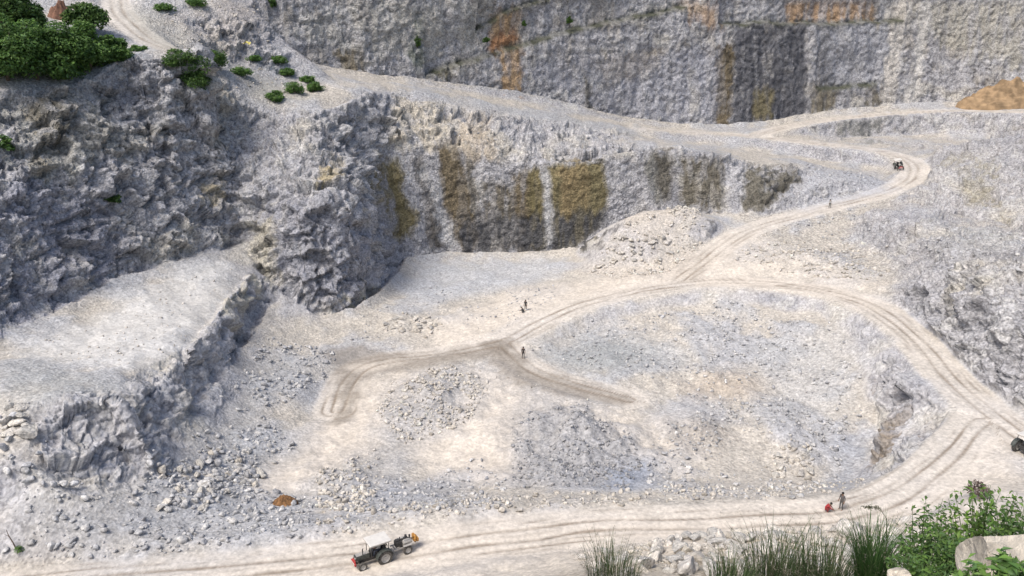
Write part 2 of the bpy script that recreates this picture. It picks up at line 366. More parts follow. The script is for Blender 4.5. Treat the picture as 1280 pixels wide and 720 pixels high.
disp = disp * (1 - k) + smooth_wall * k * (1 - .35 * st)
disp = disp * (1 - .2 * shelfw[idx]) - .45 * shelfw[idx]
DISP = np.zeros(NV, np.float32); DISP[idx] = disp * rockw[idx]
CRACK = np.zeros(NV, np.float32); CRACK[idx] = (1 - sstep(0, .16, w2[1] - w2[0])) * rockw[idx]
BLOCK = np.full(NV, .5, np.float32); BLOCK[idx] = .5 * w1[2] + .5 * w2[2]
# ledges of the far wall, stepping back along sloping lines
LEDGE = np.zeros(NV, np.float32)
fi = np.where(farw > .3)[0]
def ledge(pix, depth, width=.75):
    global DISP
    w = np.array([Py(a, b, Y) for a, b, Y in pix])
    zl_ = np.interp(Pf[fi, 0], w[:, 0], w[:, 2], left=-99, right=-99) + .5 * perlin(Pf[fi] / 4.)
    dz = Pf[fi, 2] - zl_
    LEDGE[fi] = np.maximum(LEDGE[fi], np.exp(-(dz / width) ** 2) * (zl_ > 0))
    DISP[fi] -= 1.5 * depth * sstep(-.3, .3, dz) * (1 - sstep(4, 12, dz)) * (zl_ > 0)
ledge([(535, 92, 188), (560, 82, 190), (600, 72, 195), (640, 60, 199), (720, 36, 205), (790, 22, 210), (860, 8, 214)], 1.3)
ledge([(600, 36, 196), (650, 8, 200), (690, 0, 203)], .9)
ledge([(895, 30, 218), (960, 27, 220), (1040, 29, 226), (1130, 24, 231)], 1.5, .8)
ledge([(1020, 112, 222), (1100, 104, 226)], .8)
Pd = Pf + Nf * DISP[:, None]
Pd[:, 2] -= .0

# ------------------------------------------------------------------ colour of the ground
def mixc(A, c, w): A += (np.array(c, np.float32) - A) * w[:, None]
lown = samp(LOWN, Pf[:, 0], Pf[:, 1]).astype(np.float32); midn = samp(MIDN, Pf[:, 0], Pf[:, 1]).astype(np.float32)
n3 = fbm(Pf / np.array([9., 9., 7.]), 3); n3b = fbm(Pf / 2.6 + 31, 3)
streak = fbm(np.stack([Pf[:, 0] / 1.6, Pf[:, 1] / 1.6, Pf[:, 2] / 16 + 5], 1), 3)
COL = np.tile(np.array((.50, .465, .415), np.float32), (NV, 1))
mixc(COL, (.43, .43, .44), sstep(-.25, .55, lown + .3 * midn))
# slopes and walls: grey, slightly violet, with cream and dark patches
sw = np.maximum(sstep(.35, .9, slope), boost)
rockc = np.tile(np.array((.445, .44, .455), np.float32), (NV, 1))
mixc(rockc, (.53, .50, .44), sstep(.15, .75, n3) * .8)
mixc(rockc, (.28, .285, .31), sstep(.15, .8, -n3 + .5 * n3b) * .75)
mixc(rockc, (.20, .195, .19), sstep(.2, .8, streak) * farw * .55)
mixc(rockc, (.46, .415, .34), sstep(.0, .7, -n3 + .3 * streak) * farw * .5)
mixc(rockc, (.56, .55, .53), sstep(.55, 1., BLOCK) * .6)  # lighter on blocks that stand forward
mixc(rockc, (.16, .16, .175), np.clip(CRACK * .5 + sstep(.4, .05, BLOCK) * .35, 0, 1))  # darker along cracks and on set-back blocks
bankw = sstep(60, 52, Pf[:, 1]) * sstep(-.05, .1, Pf[:, 0] / Pf[:, 1]) * (1 - rm)
sw *= 1 - bankw
COL += (rockc - COL) * sw[:, None]
mixc(COL, (.40, .36, .30), bankw * (.8 + .2 * np.clip(n3b, -1, 1)))
# mud and dust of the roads
rs = rm * (1 - sw)
mixc(COL, (.60, .555, .50), rs * .75)
RUTW = np.clip(rutv * 1.15, 0, 1) * (1 - sw)
# named patches on flat ground: photo outline -> plan
GRIT = np.ones(NV, np.float32)
def patch(poly, colour, strength, feather=1.5, nz=.5, grit=None):
    global GRIT
    w = np.array([hit(*q)[:2] for q in poly])
    i0, i1 = int((w[:, 0].min() - 6 - X0) / RS), int((w[:, 0].max() + 6 - X0) / RS); j0, j1 = int((w[:, 1].min() - 6 - Y0) / RS), int((w[:, 1].max() + 6 - Y0) / RS)
    s = np.s_[max(j0, 0):j1, max(i0, 0):i1]
    m = np.zeros(H.shape, np.float32)
    m[s] = blur(inpoly(GX[s], GY[s], w).astype(np.float32), feather / RS)
    m = np.clip(m + nz * (MIDN * .5 + LOWN * .4) * (m > .02) * (m < .98), 0, 1)
    pw = samp(m, Pf[:, 0], Pf[:, 1]).astype(np.float32)
    mixc(COL, colour, pw * strength * (1 - .6 * sw))
    g_ = grit if grit is not None else {CREAM: .3, PALE: .45, MUD: .3}.get(colour, 1.)
    GRIT += (g_ - GRIT) * pw * min(1, strength * 1.15) * (1 - sw)
CREAM, PALE, GREY, BLUE, TAN, MUD, OCHRE = (.62, .56, .485), (.58, .57, .55), (.40, .395, .395), (.37, .385, .42), (.47, .40, .325), (.255, .225, .19), (.44, .33, .21)
patch([(300, 600), (420, 520), (480, 460), (600, 460), (640, 520), (640, 600), (560, 600), (470, 560), (380, 600), (330, 620)], CREAM, .8)
patch([(600, 470), (720, 500), (860, 520), (900, 560), (860, 600), (640, 600), (600, 560)], CREAM, .45)
patch([(640, 360), (760, 345), (880, 320), (960, 340), (960, 352), (860, 350), (700, 385), (560, 430), (520, 420)], CREAM, .7)
patch([(870, 330), (900, 290), (960, 300), (1100, 345), (1120, 370), (1000, 350)], CREAM, .55)
patch([(380, 690), (560, 650), (1000, 630), (1150, 640), (1220, 560), (1280, 520), (1280, 620), (1100, 680), (700, 720), (200, 725)], CREAM, .75)
patch([(300, 605), (400, 540), (440, 480), (480, 470), (470, 560), (400, 590), (340, 625)], CREAM, .9, 1.2)
patch([(880, 345), (960, 345), (1060, 362), (1110, 385), (1100, 395), (1040, 372), (960, 362), (860, 358)], CREAM, .8, 1.)
patch([(640, 400), (720, 372), (860, 345), (870, 330), (760, 350), (600, 400), (520, 432), (600, 428)], CREAM, .8, 1.2)
patch([(605, 465), (640, 470), (655, 600), (565, 605)], CREAM, .85, 2.)
patch([(20, 445), (120, 395), (200, 355), (290, 325), (300, 345), (250, 420), (190, 468)], PALE, .85, 1.0)
patch([(520, 330), (700, 318), (700, 345), (560, 375), (490, 365)], (.47, .48, .50), .8)
patch([(480, 480), (560, 455), (612, 480), (590, 520), (520, 560), (470, 640), (395, 640), (395, 590), (470, 560)], GREY, .8)
patch([(640, 520), (720, 505), (780, 540), (800, 580), (780, 610), (640, 605)], (.35, .35, .36), .9)
patch([(660, 440), (720, 410), (830, 420), (880, 450), (840, 465), (700, 460)], (.42, .425, .43), .8)
patch([(690, 440), (770, 425), (820, 440), (780, 462), (700, 458)], (.33, .34, .34), .8)
patch([(850, 475), (930, 465), (980, 485), (930, 500), (860, 495)], TAN, .75)
patch([(830, 540), (880, 525), (930, 540), (900, 560), (850, 560)], (.36, .33, .30), .8)
patch([(1020, 610), (1040, 560), (1060, 530), (1090, 545), (1085, 590), (1070, 612)], BLUE, .8, .8)
patch([(530, 600), (590, 580), (600, 600), (560, 620), (470, 625), (450, 605)], BLUE, .7)
patch([(760, 590), (800, 575), (820, 590), (790, 615), (760, 612)], (.31, .34, .40), .8, .8)
patch([(940, 430), (1060, 390), (1080, 440), (1060, 520), (960, 520)], (.45, .45, .45), .6)
patch([(240, 540), (330, 440), (420, 440), (330, 520), (380, 560), (300, 600), (390, 630), (330, 670), (120, 690), (0, 680), (0, 600), (120, 620)], (.39, .40, .42), .8)
patch([(0, 445), (130, 472), (160, 495), (60, 510), (0, 520)], (.38, .385, .38), .7)
patch([(410, 440), (450, 432), (520, 445), (640, 425), (640, 445), (520, 462), (460, 470), (440, 520), (415, 530), (420, 480)], MUD, .7, .6, 1.6)
patch([(605, 430), (640, 430), (670, 462), (740, 482), (800, 500), (780, 506), (700, 492), (640, 475), (612, 450)], MUD, .7, .6, 1.6)
patch([(430, 458), (500, 448), (510, 455), (450, 466)], CREAM, .7, .5)
patch([(560, 120), (800, 160), (800, 170), (640, 145), (480, 110)], (.42, .425, .44), .85, 1.2)
patch([(1000, 205), (1100, 210), (1110, 240), (960, 270), (1000, 240)], (.42, .43, .46), .8)
patch([(140, 0), (200, 20), (320, 90), (420, 120), (330, 130), (240, 110), (200, 62)], (.40, .385, .34), .7)
patch([(230, 30), (330, 5), (330, 40), (260, 60)], (.46, .37, .27), .6)
patch([(1190, 280), (1280, 290), (1280, 310), (1200, 320), (1180, 300)], (.47, .47, .46), .7)
patch([(0, 690), (40, 680), (110, 712), (0, 722)], (.36, .30, .22), .6)
patch([(720, 340), (745, 300), (830, 262), (880, 270), (890, 340), (780, 350)], (.53, .48, .42), .7)
patch([(1175, 245), (1225, 235), (1190, 268), (1120, 268)], (.47, .47, .50), .7)
# stains, other tones and some painted shade on walls: photo outline -> (x, height) on that wall
def wall_tone(poly, colour, strength, nz=.35, soft=1.3, cut=0., yr=9):
    w = np.array([hit(*q) for q in poly]); poly2 = w[:, [0, 2]]
    m = (Pf[:, 0] > w[:, 0].min() - 3) & (Pf[:, 0] < w[:, 0].max() + 3) & (Pf[:, 2] > w[:, 2].min() - 3) & (Pf[:, 2] < w[:, 2].max() + 3) & (Pf[:, 1] > w[:, 1].min() - yr) & (Pf[:, 1] < w[:, 1].max() + yr) & (rockw > .15)
    ii = np.where(m)[0]
    if not len(ii): return
    x = Pf[ii, 0] + soft * n3b[ii] + .4 * soft * streak[ii]; z = Pf[ii, 2] + 1.7 * soft * streak[ii]
    jit = [(-.7, -.4), (-.3, .7), (.0, .0), (.4, -.8), (.7, .4)]
    w_ = sum(inpoly(x + .8 * a_, z + .9 * b_, poly2).astype(np.float32) for a_, b_ in jit) / 5 * np.clip(1.3 * strength * (1 - nz + nz * sstep(-.5 + cut, .2 + cut, streak[ii] + .3 * n3b[ii])), 0, .96)
    c = COL[ii]; c += (np.array(colour, np.float32) - c) * w_[:, None]; COL[ii] = c
OLIVE, BROWN, DARK, RUST, BUFF, WHITE = (.20, .17, .09), (.155, .125, .08), (.085, .085, .085), (.44, .28, .15), (.46, .38, .25), (.56, .555, .55)
wall_tone([(500, 110), (560, 120), (600, 190), (520, 185), (490, 190)], (.52, .475, .40), .7, .5)
wall_tone([(572, 140), (615, 148), (622, 200), (580, 196)], (.50, .43, .34), .6, .4)
wall_tone([(470, 204), (496, 202), (522, 280), (516, 296), (498, 292)], OLIVE, .95, .25, .8)
wall_tone([(514, 196), (526, 196), (560, 312), (540, 312)], (.12, .11, .10), .9, .4, .8)
wall_tone([(545, 182), (572, 180), (590, 250), (598, 318), (572, 318), (556, 250)], BROWN, .95, .35, .8)
wall_tone([(578, 195), (590, 195), (612, 316), (600, 316)], (.17, .155, .13), .8, .5, .8)
wall_tone([(604, 226), (640, 232), (650, 318), (612, 318)], (.17, .15, .115), .85, .6, .8)
wall_tone([(640, 215), (676, 212), (680, 318), (648, 318)], BROWN, .85, .5, .8)
wall_tone([(660, 212), (680, 210), (682, 312), (664, 312)], OLIVE, .9, .3, .6)
wall_tone([(686, 206), (753, 200), (762, 250), (752, 292), (722, 316), (690, 316)], OLIVE, .97, .15, .6)
wall_tone([(700, 206), (735, 202), (738, 262), (705, 270)], (.25, .195, .11), .7, .4)
wall_tone([(575, 276), (690, 268), (768, 262), (745, 300), (722, 316), (575, 320)], (.10, .10, .105), .8, .45)
wall_tone([(520, 205), (532, 205), (574, 318), (560, 318)], WHITE, .55, .4, .7)
wall_tone([(679, 215), (687, 215), (691, 312), (684, 312)], WHITE, .8, .2, .5)
wall_tone([(800, 192), (822, 190), (830, 255), (818, 250)], (.24, .235, .215), .9, .4, .8)
wall_tone([(816, 190), (842, 188), (850, 262), (830, 258)], (.13, .12, .10), .95, .3, .8)
wall_tone([(846, 196), (906, 200), (906, 268), (866, 268)], (.16, .145, .115), .92, .55, .8)
wall_tone([(930, 205), (1005, 212), (985, 240), (945, 262), (930, 262)], (.15, .14, .115), .92, .65)
wall_tone([(905, 195), (930, 200), (925, 265), (908, 265)], (.40, .40, .42), .6, .4)
# far wall
wall_tone([(895, 60), (920, 45), (925, 165), (896, 162)], BROWN, .85, .4)
wall_tone([(920, 32), (1010, 30), (1012, 150), (960, 160), (920, 160)], (.11, .112, .125), .95, .5)
wall_tone([(945, 110), (970, 110), (968, 150), (945, 155)], OLIVE, .6, .4)
wall_tone([(1015, 112), (1050, 108), (1048, 138), (1015, 146)], (.19, .17, .13), .8, .5)
wall_tone([(1085, 108), (1105, 104), (1105, 134), (1085, 136)], (.19, .17, .13), .7, .5)
wall_tone([(1018, 30), (1030, 30), (1048, 110), (1036, 112)], DARK, .7, .3)
wall_tone([(990, 0), (1100, 0), (1100, 24), (990, 26)], RUST, .6, .7, .6, .1)
wall_tone([(855, 0), (900, 10), (905, 35), (860, 30)], RUST, .45, .6)
wall_tone([(620, 15), (652, 10), (655, 118), (628, 116)], (.46, .32, .19), .75, .5)
wall_tone([(618, 42), (645, 42), (645, 62), (618, 64)], (.40, .22, .12), .9, .2)
wall_tone([(740, 80), (830, 60), (830, 85), (760, 105)], BUFF, .55, .6)
wall_tone([(420, 58), (452, 62), (452, 96), (425, 92)], (.20, .175, .13), .8, .5)
wall_tone([(540, 90), (564, 86), (564, 108), (545, 108)], (.21, .19, .13), .8, .4)
wall_tone([(430, 0), (620, 0), (600, 60), (470, 70), (350, 40)], (.41, .40, .37), .5, .6)
wall_tone([(1130, 0), (1280, 0), (1280, 90), (1200, 60), (1130, 40)], (.39, .37, .32), .6, .6)
wall_tone([(515, 20), (530, 20), (532, 80), (512, 80)], (.16, .18, .15), .6, .6)
wall_tone([(640, 80), (900, 60), (900, 160), (760, 140)], (.37, .375, .42), .5, .6)
wall_tone([(1015, 30), (1110, 30), (1110, 110), (1040, 110)], (.37, .38, .42), .5, .4)
wall_tone([(725, 90), (737, 90), (742, 140), (730, 140)], (.17, .16, .14), .7, .6)
wall_tone([(1118, 0), (1140, 0), (1128, 60), (1118, 134), (1103, 134), (1110, 60)], (.56, .53, .49), .8, .3)
wall_tone([(1150, 0), (1164, 0), (1158, 60), (1152, 134), (1138, 134), (1146, 60)], (.58, .56, .53), .85, .25)
# left wall and bluff
wall_tone([(0, 110), (140, 100), (140, 190), (60, 250), (0, 200)], (.33, .325, .30), .6, .6)
wall_tone([(40, 120), (75, 110), (75, 190), (55, 220)], (.20, .18, .14), .7, .6)
wall_tone([(395, 200), (425, 205), (425, 230), (398, 228)], (.42, .345, .20), .6, .4)
wall_tone([(255, 225), (275, 225), (275, 252), (258, 252)], (.36, .30, .17), .6, .4)
wall_tone([(430, 360), (475, 360), (470, 388), (432, 388)], (.45, .41, .30), .6, .5)
wall_tone([(0, 200), (150, 250), (150, 330), (60, 390), (0, 410)], (.31, .315, .36), .7, .5)  # bluish shade of the right-facing wall, put into its colour
wall_tone([(330, 230), (480, 240), (495, 330), (440, 370), (340, 330)], (.31, .315, .355), .6, .6)  # darker bluish grey over the bluff's nose
wall_tone([(300, 280), (345, 260), (345, 370), (300, 360)], (.50, .465, .38), .6, .4)
wall_tone([(195, 430), (240, 440), (235, 520), (200, 520), (160, 490)], (.50, .475, .41), .7, .4)
wall_tone([(70, 500), (160, 505), (160, 600), (100, 600)], (.27, .285, .33), .6, .5)  # darker bluish grey over the crag
wall_tone([(1085, 590), (1092, 545), (1140, 508), (1115, 560)], (.23, .19, .145), .85, .4)
wall_tone([(1200, 220), (1235, 190), (1240, 260), (1205, 255)], (.33, .30, .21), .5, .5)
wall_tone([(1010, 275), (1042, 272), (1042, 302), (1000, 300)], (.27, .26, .21), .8, .4, yr=5)
wall_tone([(1040, 150), (1110, 142), (1110, 178), (1050, 172)], (.25, .25, .235), .6, .6)
mixc(COL, (.22, .18, .14), RUTW * .85)
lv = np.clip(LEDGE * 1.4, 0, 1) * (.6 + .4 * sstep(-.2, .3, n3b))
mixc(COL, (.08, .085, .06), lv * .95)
# growing things keep to a thin skin of soil on the upper left slope
GRN = np.zeros(NV, np.float32)
COL *= (1 + .10 * np.clip(n3b, -1, 1) + .05 * midn)[:, None]
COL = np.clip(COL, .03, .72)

# ------------------------------------------------------------------ materials
def nt(m): return m.node_tree.nodes, m.node_tree.links
def terrain_material(name, bump=.5, grit=.25):
    m = bpy.data.materials.new(name); m.use_nodes = True; n, l = nt(m); b = n['Principled BSDF']
    at = n.new('ShaderNodeAttribute'); at.attribute_name = 'ground_colour'
    tc = n.new('ShaderNodeTexCoord')
    no = n.new('ShaderNodeTexNoise'); no.inputs['Scale'].default_value = 2.1; no.inputs['Detail'].default_value = 7; no.inputs['Roughness'].default_value = .68
    l.new(tc.outputs['Object'], no.inputs['Vector'])
    ra = n.new('ShaderNodeMapRange'); ra.inputs['From Min'].default_value = .3; ra.inputs['From Max'].default_value = .7; ra.inputs['To Min'].default_value = .72; ra.inputs['To Max'].default_value = 1.22
    l.new(no.outputs['Fac'], ra.inputs['Value'])
    mx = n.new('ShaderNodeMix'); mx.data_type = 'RGBA'; mx.blend_type = 'MULTIPLY'; mx.inputs[0].default_value = 1
    l.new(at.outputs['Color'], mx.inputs[6]); l.new(ra.outputs[0], mx.inputs[7])
    pv = n.new('ShaderNodeTexVoronoi'); pv.inputs['Scale'].default_value = 4.2; l.new(tc.outputs['Object'], pv.inputs['Vector'])
    sx = n.new('ShaderNodeSeparateColor'); l.new(pv.outputs['Color'], sx.inputs[0])
    rb = n.new('ShaderNodeMapRange'); rb.inputs['To Min'].default_value = 1 - grit; rb.inputs['To Max'].default_value = 1 + .7 * grit; l.new(sx.outputs[0], rb.inputs['Value'])
    m2 = n.new('ShaderNodeMix'); m2.data_type = 'RGBA'; m2.blend_type = 'MULTIPLY'; l.new(at.outputs['Alpha'], m2.inputs[0])
    l.new(mx.outputs[2], m2.inputs[6]); l.new(rb.outputs[0], m2.inputs[7]); l.new(m2.outputs[2], b.inputs['Base Color'])
    vo = n.new('ShaderNodeTexVoronoi'); vo.inputs['Scale'].default_value = 3.2
    l.new(tc.outputs['Object'], vo.inputs['Vector'])
    ad = n.new('ShaderNodeMath'); ad.operation = 'MULTIPLY_ADD'; ad.inputs[1].default_value = .6
    l.new(vo.outputs['Distance'], ad.inputs[0]); l.new(no.outputs['Fac'], ad.inputs[2])
    bp = n.new('ShaderNodeBump'); bp.inputs['Strength'].default_value = bump; bp.inputs['Distance'].default_value = .35
    bm_ = n.new('ShaderNodeMath'); bm_.operation = 'MULTIPLY'; bm_.inputs[1].default_value = bump; l.new(at.outputs['Alpha'], bm_.inputs[0]); l.new(bm_.outputs[0], bp.inputs['Strength'])
    l.new(ad.outputs[0], bp.inputs['Height']); l.new(bp.outputs[0], b.inputs['Normal'])
    b.inputs['Roughness'].default_value = .95; b.inputs['Specular IOR Level'].default_value = .15
    return m
M_ROCK = terrain_material('quarried_limestone', .8, .35)
M_SOIL = terrain_material('quarry_dust_and_gravel', .45)
M_ROAD = terrain_material('crushed_stone_road', .22, .10)

# ------------------------------------------------------------------ terrain objects
ncol, nrow = P.shape[:2]
ii, jj = np.meshgrid(np.arange(ncol - 1), np.arange(nrow - 1), indexing='ij')
a = (ii * nrow + jj).ravel()
Q = np.stack([a, a + nrow, a + nrow + 1, a + 1], 1)
fc = Pf[a]; fx, fy, fz = fc.T
fs = slope[a]; frm = rm[a] > .5
zone = np.zeros(len(Q), int)                                   # pit floor
U = fx / fy
zone[(fy < 48) & (U > -.9)] = 1                                 # camera bank
bank = np.array([Pz(*q) for q in [(-400, 760, 0), (300, 730, 0), (700, 690, 0), (900, 664, .5), (1040, 657, .8), (1130, 652, 1), (1200, 640, 1), (1330, 600, 1), (1600, 600, 1)]])
zone[fy < np.interp(fx, bank[:, 0], bank[:, 1])] = 1
foot = np.array([Pz(*q) for q in [(-120, 480, 7), (0, 425, 7.6), (60, 395, 7.6), (150, 350, 8), (250, 320, 8.5), (298, 300, 9), (335, 345, 4), (380, 375, .8), (440, 388, -2), (490, 348, -2), (502, 328, -1.6), (560, 321, -2), (640, 320, -2), (720, 313, -1.2), (760, 290, 2), (820, 276, 4.0), (900, 271, 4.8), (950, 262, 6.5), (1000, 230, 10.2), (1016, 212, 12.4)]])
zone[(fx < foot[-1, 0]) & (fy > np.interp(fx, foot[:, 0], foot[:, 1]) - .4)] = 2      # left wall and bluff
zone[(fx < -29) & (zone == 0) & (fz > -.3)] = 3                 # shelf and talus
zone[(zone == 0) & (fx > 44) & (fz > 2.3)] = 4                  # right hillside
zone[farw[a] > .25] = 5
zone[(fx > 55) & (fy > 178) & (zone != 5)] = 4
zone[frm & (zone != 5)] = 6
NAMES = ['pit_floor', 'camera_bank', 'quarry_bluff', 'talus_slope', 'hillside', 'far_quarry_wall', 'haul_road']
TLAB = ['pale dusty quarry floor with rubble patches', 'steep rubble bank falling from the viewpoint to the near road', 'rough grey limestone bluff with olive stained wall', 'grey talus and pale shelf below the left wall', 'broken grey rock hillside right of the ring road', 'tall stained limestone wall across the back of the quarry', 'pale dusty haul road with brown wheel ruts']
TCAT = ['quarry floor', 'bank', 'cliff', 'talus', 'hillside', 'cliff', 'road']
TM = [M_SOIL, M_SOIL, M_ROCK, M_SOIL, M_ROCK, M_ROCK, M_ROAD]
def mesh_from(name, V, F, mat, col=None, smooth=False, grit=None):
    F = np.asarray(F); k = F.shape[1]
    me = bpy.data.meshes.new(name)
    me.vertices.add(len(V)); me.vertices.foreach_set('co', np.ascontiguousarray(V, np.float32).ravel())
    me.loops.add(F.size); me.loops.foreach_set('vertex_index', np.ascontiguousarray(F, np.int32).ravel())
    me.polygons.add(len(F)); me.polygons.foreach_set('loop_start', np.arange(0, F.size, k, dtype=np.int32))
    if smooth: me.polygons.foreach_set('use_smooth', np.ones(len(F), bool))
    if col is not None:
        at = me.attributes.new('ground_colour', 'FLOAT_COLOR', 'POINT')
        at.data.foreach_set('color', np.concatenate([col, np.ones((len(col), 1)) if grit is None else grit[:, None]], 1).astype(np.float32).ravel())
    me.materials.append(mat)
    me.update(calc_edges=True)
    return me
def obj(name, me, parent=None, loc=None):
    o = bpy.data.objects.new(name, me); C.objects.link(o)
    if parent: o.parent = parent
    if loc is not None: o.location = loc
    return o
def tag(o, label=None, cat=None, group=None, kind=None):
    for k, v in (('label', label), ('category', cat), ('group', group), ('kind', kind)):
        if v: o[k] = v
    return o
for zi, nm in enumerate(NAMES):
    f = Q[zone == zi]
    u_, inv = np.unique(f, return_inverse=True)
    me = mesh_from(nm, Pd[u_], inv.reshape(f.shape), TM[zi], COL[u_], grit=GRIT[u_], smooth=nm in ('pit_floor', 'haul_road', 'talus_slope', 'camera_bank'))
    tag(obj(nm, me), TLAB[zi], TCAT[zi], kind='structure')

# ------------------------------------------------------------------ helpers for things
def simple_material(name, col, rough=.6, metal=0., noise=.25, scale=6., dust=.0):
    m = bpy.data.materials.new(name); m.use_nodes = True; n, l = nt(m); b = n['Principled BSDF']
    tc = n.new('ShaderNodeTexCoord'); no = n.new('ShaderNodeTexNoise'); no.inputs['Scale'].default_value = scale; no.inputs['Detail'].default_value = 5
    l.new(tc.outputs['Object'], no.inputs['Vector'])
    cr = n.new('ShaderNodeValToRGB')
    cr.color_ramp.elements[0].position, cr.color_ramp.elements[1].position = .32, .7
    cr.color_ramp.elements[0].color = (*[c * (1 - noise) for c in col], 1)
    d_ = (.50, .46, .41)
    cr.color_ramp.elements[1].color = (*[min(.85, c * (1 + noise)) * (1 - dust) + d_[k] * dust for k, c in enumerate(col)], 1)
    l.new(no.outputs['Fac'], cr.inputs['Fac']); l.new(cr.outputs['Color'], b.inputs['Base Color'])
    b.inputs['Roughness'].default_value = rough; b.inputs['Metallic'].default_value = metal
    return m
def leaf_material(name, rough=.55):
    m = bpy.data.materials.new(name); m.use_nodes = True; n, l = nt(m); b = n['Principled BSDF']
    at = n.new('ShaderNodeAttribute'); at.attribute_name = 'ground_colour'
    l.new(at.outputs['Color'], b.inputs['Base Color']); b.inputs['Roughness'].default_value = rough; b.inputs['Specular IOR Level'].default_value = .3
    tr = n.new('ShaderNodeBsdfTranslucent'); l.new(at.outputs['Color'], tr.inputs['Color'])
    mx = n.new('ShaderNodeMixShader'); mx.inputs[0].default_value = .35
    l.new(b.outputs[0], mx.inputs[1]); l.new(tr.outputs[0], mx.inputs[2]); l.new(mx.outputs[0], n['Material Output'].inputs['Surface'])
    return m
M_LEAF = leaf_material('leaf_green')
M_BARK = simple_material('bark', (.13, .10, .075), .9)
M_STONE = terrain_material('broken_stone', .5)

class Geo:
    def __init__(s): s.v, s.f = [], []
    def add(s, v, f):
        o = len(s.v); s.v += [tuple(q) for q in v]; s.f += [tuple(i + o for i in g) for g in f]; return s
    def box(s, c, d, rot=None, taper=1.0):
        x, y, z = [q / 2 for q in d]; R_ = rot or Matrix.Identity(3)
        v = [Vector(c) + R_ @ Vector((a * x * (taper if e > 0 else 1), b * y * (taper if e > 0 else 1), e * z)) for a in (-1, 1) for b in (-1, 1) for e in (-1, 1)]
        return s.add(v, [(0, 1, 3, 2), (4, 6, 7, 5), (0, 4, 5, 1), (2, 3, 7, 6), (0, 2, 6, 4), (1, 5, 7, 3)])
    def tube(s, pts, rad, n=8, cap=True):
        pts = [Vector(p) for p in pts]; rad = rad if hasattr(rad, '__len__') else [rad] * len(pts); v, f = [], []
        for k, p in enumerate(pts):
            t = (pts[min(k + 1, len(pts) - 1)] - pts[max(k - 1, 0)]).normalized()
            a = t.orthogonal().normalized() if k == 0 else (a - t * a.dot(t)).normalized()
            b = t.cross(a)
            v += [p + (a * math.cos(2 * math.pi * i / n) + b * math.sin(2 * math.pi * i / n)) * rad[k] for i in range(n)]
        for k in range(len(pts) - 1):
            f += [(k * n + i, k * n + (i + 1) % n, (k + 1) * n + (i + 1) % n, (k + 1) * n + i) for i in range(n)]
        if cap: f += [tuple(range(n - 1, -1, -1)), tuple(range((len(pts) - 1) * n, len(pts) * n))]
        return s.add(v, f)
    def lathe(s, prof, n=20, axis='y', c=(0, 0, 0)):          # profile of (radius, offset along axis)
        v, f = [], []
        for r, o in prof:
            for i in range(n):
                a = 2 * math.pi * i / n; q = (r * math.cos(a), o, r * math.sin(a)) if axis == 'y' else (r * math.cos(a), r * math.sin(a), o) if axis == 'z' else (o, r * math.cos(a), r * math.sin(a))
                v.append(Vector(c) + Vector(q))
        for k in range(len(prof) - 1):
            f += [(k * n + i, k * n + (i + 1) % n, (k + 1) * n + (i + 1) % n, (k + 1) * n + i) for i in range(n)]
        return s.add(v, f)
    def build(s, name, mat, parent=None, smooth=False, bevel=0.):
        me = bpy.data.meshes.new(name); me.from_pydata(s.v, [], s.f); me.materials.append(mat)
        if smooth: me.polygons.foreach_set('use_smooth', [True] * len(me.polygons))
        me.update(); o = obj(name, me, parent)
        if bevel:
            b = o.modifiers.new('bevel', 'BEVEL'); b.width = bevel; b.segments = 2
        return o
def empty(name, loc, rz=0., tilt=(0, 0)):
    o = bpy.data.objects.new(name, None); o.empty_display_size = .3; C.objects.link(o); o.location = loc; o.rotation_euler = (tilt[0], tilt[1], rz); return o
def copy_tree(o, parent=None):
    c = o.copy(); C.objects.link(c); c.parent = parent
    for ch in list(o.children): copy_tree(ch, c)
    return c

# ------------------------------------------------------------------ stones
def ico(sub):
    t = (1 + 5 ** .5) / 2
    v = np.array([(-1, t, 0), (1, t, 0), (-1, -t, 0), (1, -t, 0), (0, -1, t), (0, 1, t), (0, -1, -t), (0, 1, -t), (t, 0, -1), (t, 0, 1), (-t, 0, -1), (-t, 0, 1)], float)
    f = [(0, 11, 5), (0, 5, 1), (0, 1, 7), (0, 7, 10), (0, 10, 11), (1, 5, 9), (5, 11, 4), (11, 10, 2), (10, 7, 6), (7, 1, 8), (3, 9, 4), (3, 4, 2), (3, 2, 6), (3, 6, 8), (3, 8, 9), (4, 9, 5), (2, 4, 11), (6, 2, 10), (8, 6, 7), (9, 8, 1)]
    v = [tuple(q / np.linalg.norm(q)) for q in v]
    for _ in range(sub):
        mid, nf = {}, []
        def m(a, b):
            k = (min(a, b), max(a, b))
            if k not in mid:
                q = np.array(v[a]) + np.array(v[b]); v.append(tuple(q / np.linalg.norm(q))); mid[k] = len(v) - 1
            return mid[k]
        for a, b, c in f:
            x, y, z = m(a, b), m(b, c), m(c, a); nf += [(a, x, z), (b, y, x), (c, z, y), (x, y, z)]
        f = nf
    return np.array(v), np.array(f)
def stone_shape(sub, cuts, seed):
    r = np.random.default_rng(seed); v, f = ico(sub); v = v.copy()
    for _ in range(cuts):
        n = r.normal(size=3); n /= np.linalg.norm(n); d_ = r.uniform(.42, .8) if sub < 2 else r.uniform(.34, .62)
        e = v @ n - d_; v -= np.outer(np.maximum(e, 0), n)
    v *= np.array([1, r.uniform(.65, .95), r.uniform(.5, .8)])
    if sub < 2: v *= r.uniform(.82, 1.12, size=(len(v), 1))
    return v.astype(np.float32), f
SMALL = [stone_shape(0, 3, 100 + k) for k in range(10)]
MEDIUM = [stone_shape(1, 7, 200 + k) for k in range(10)]
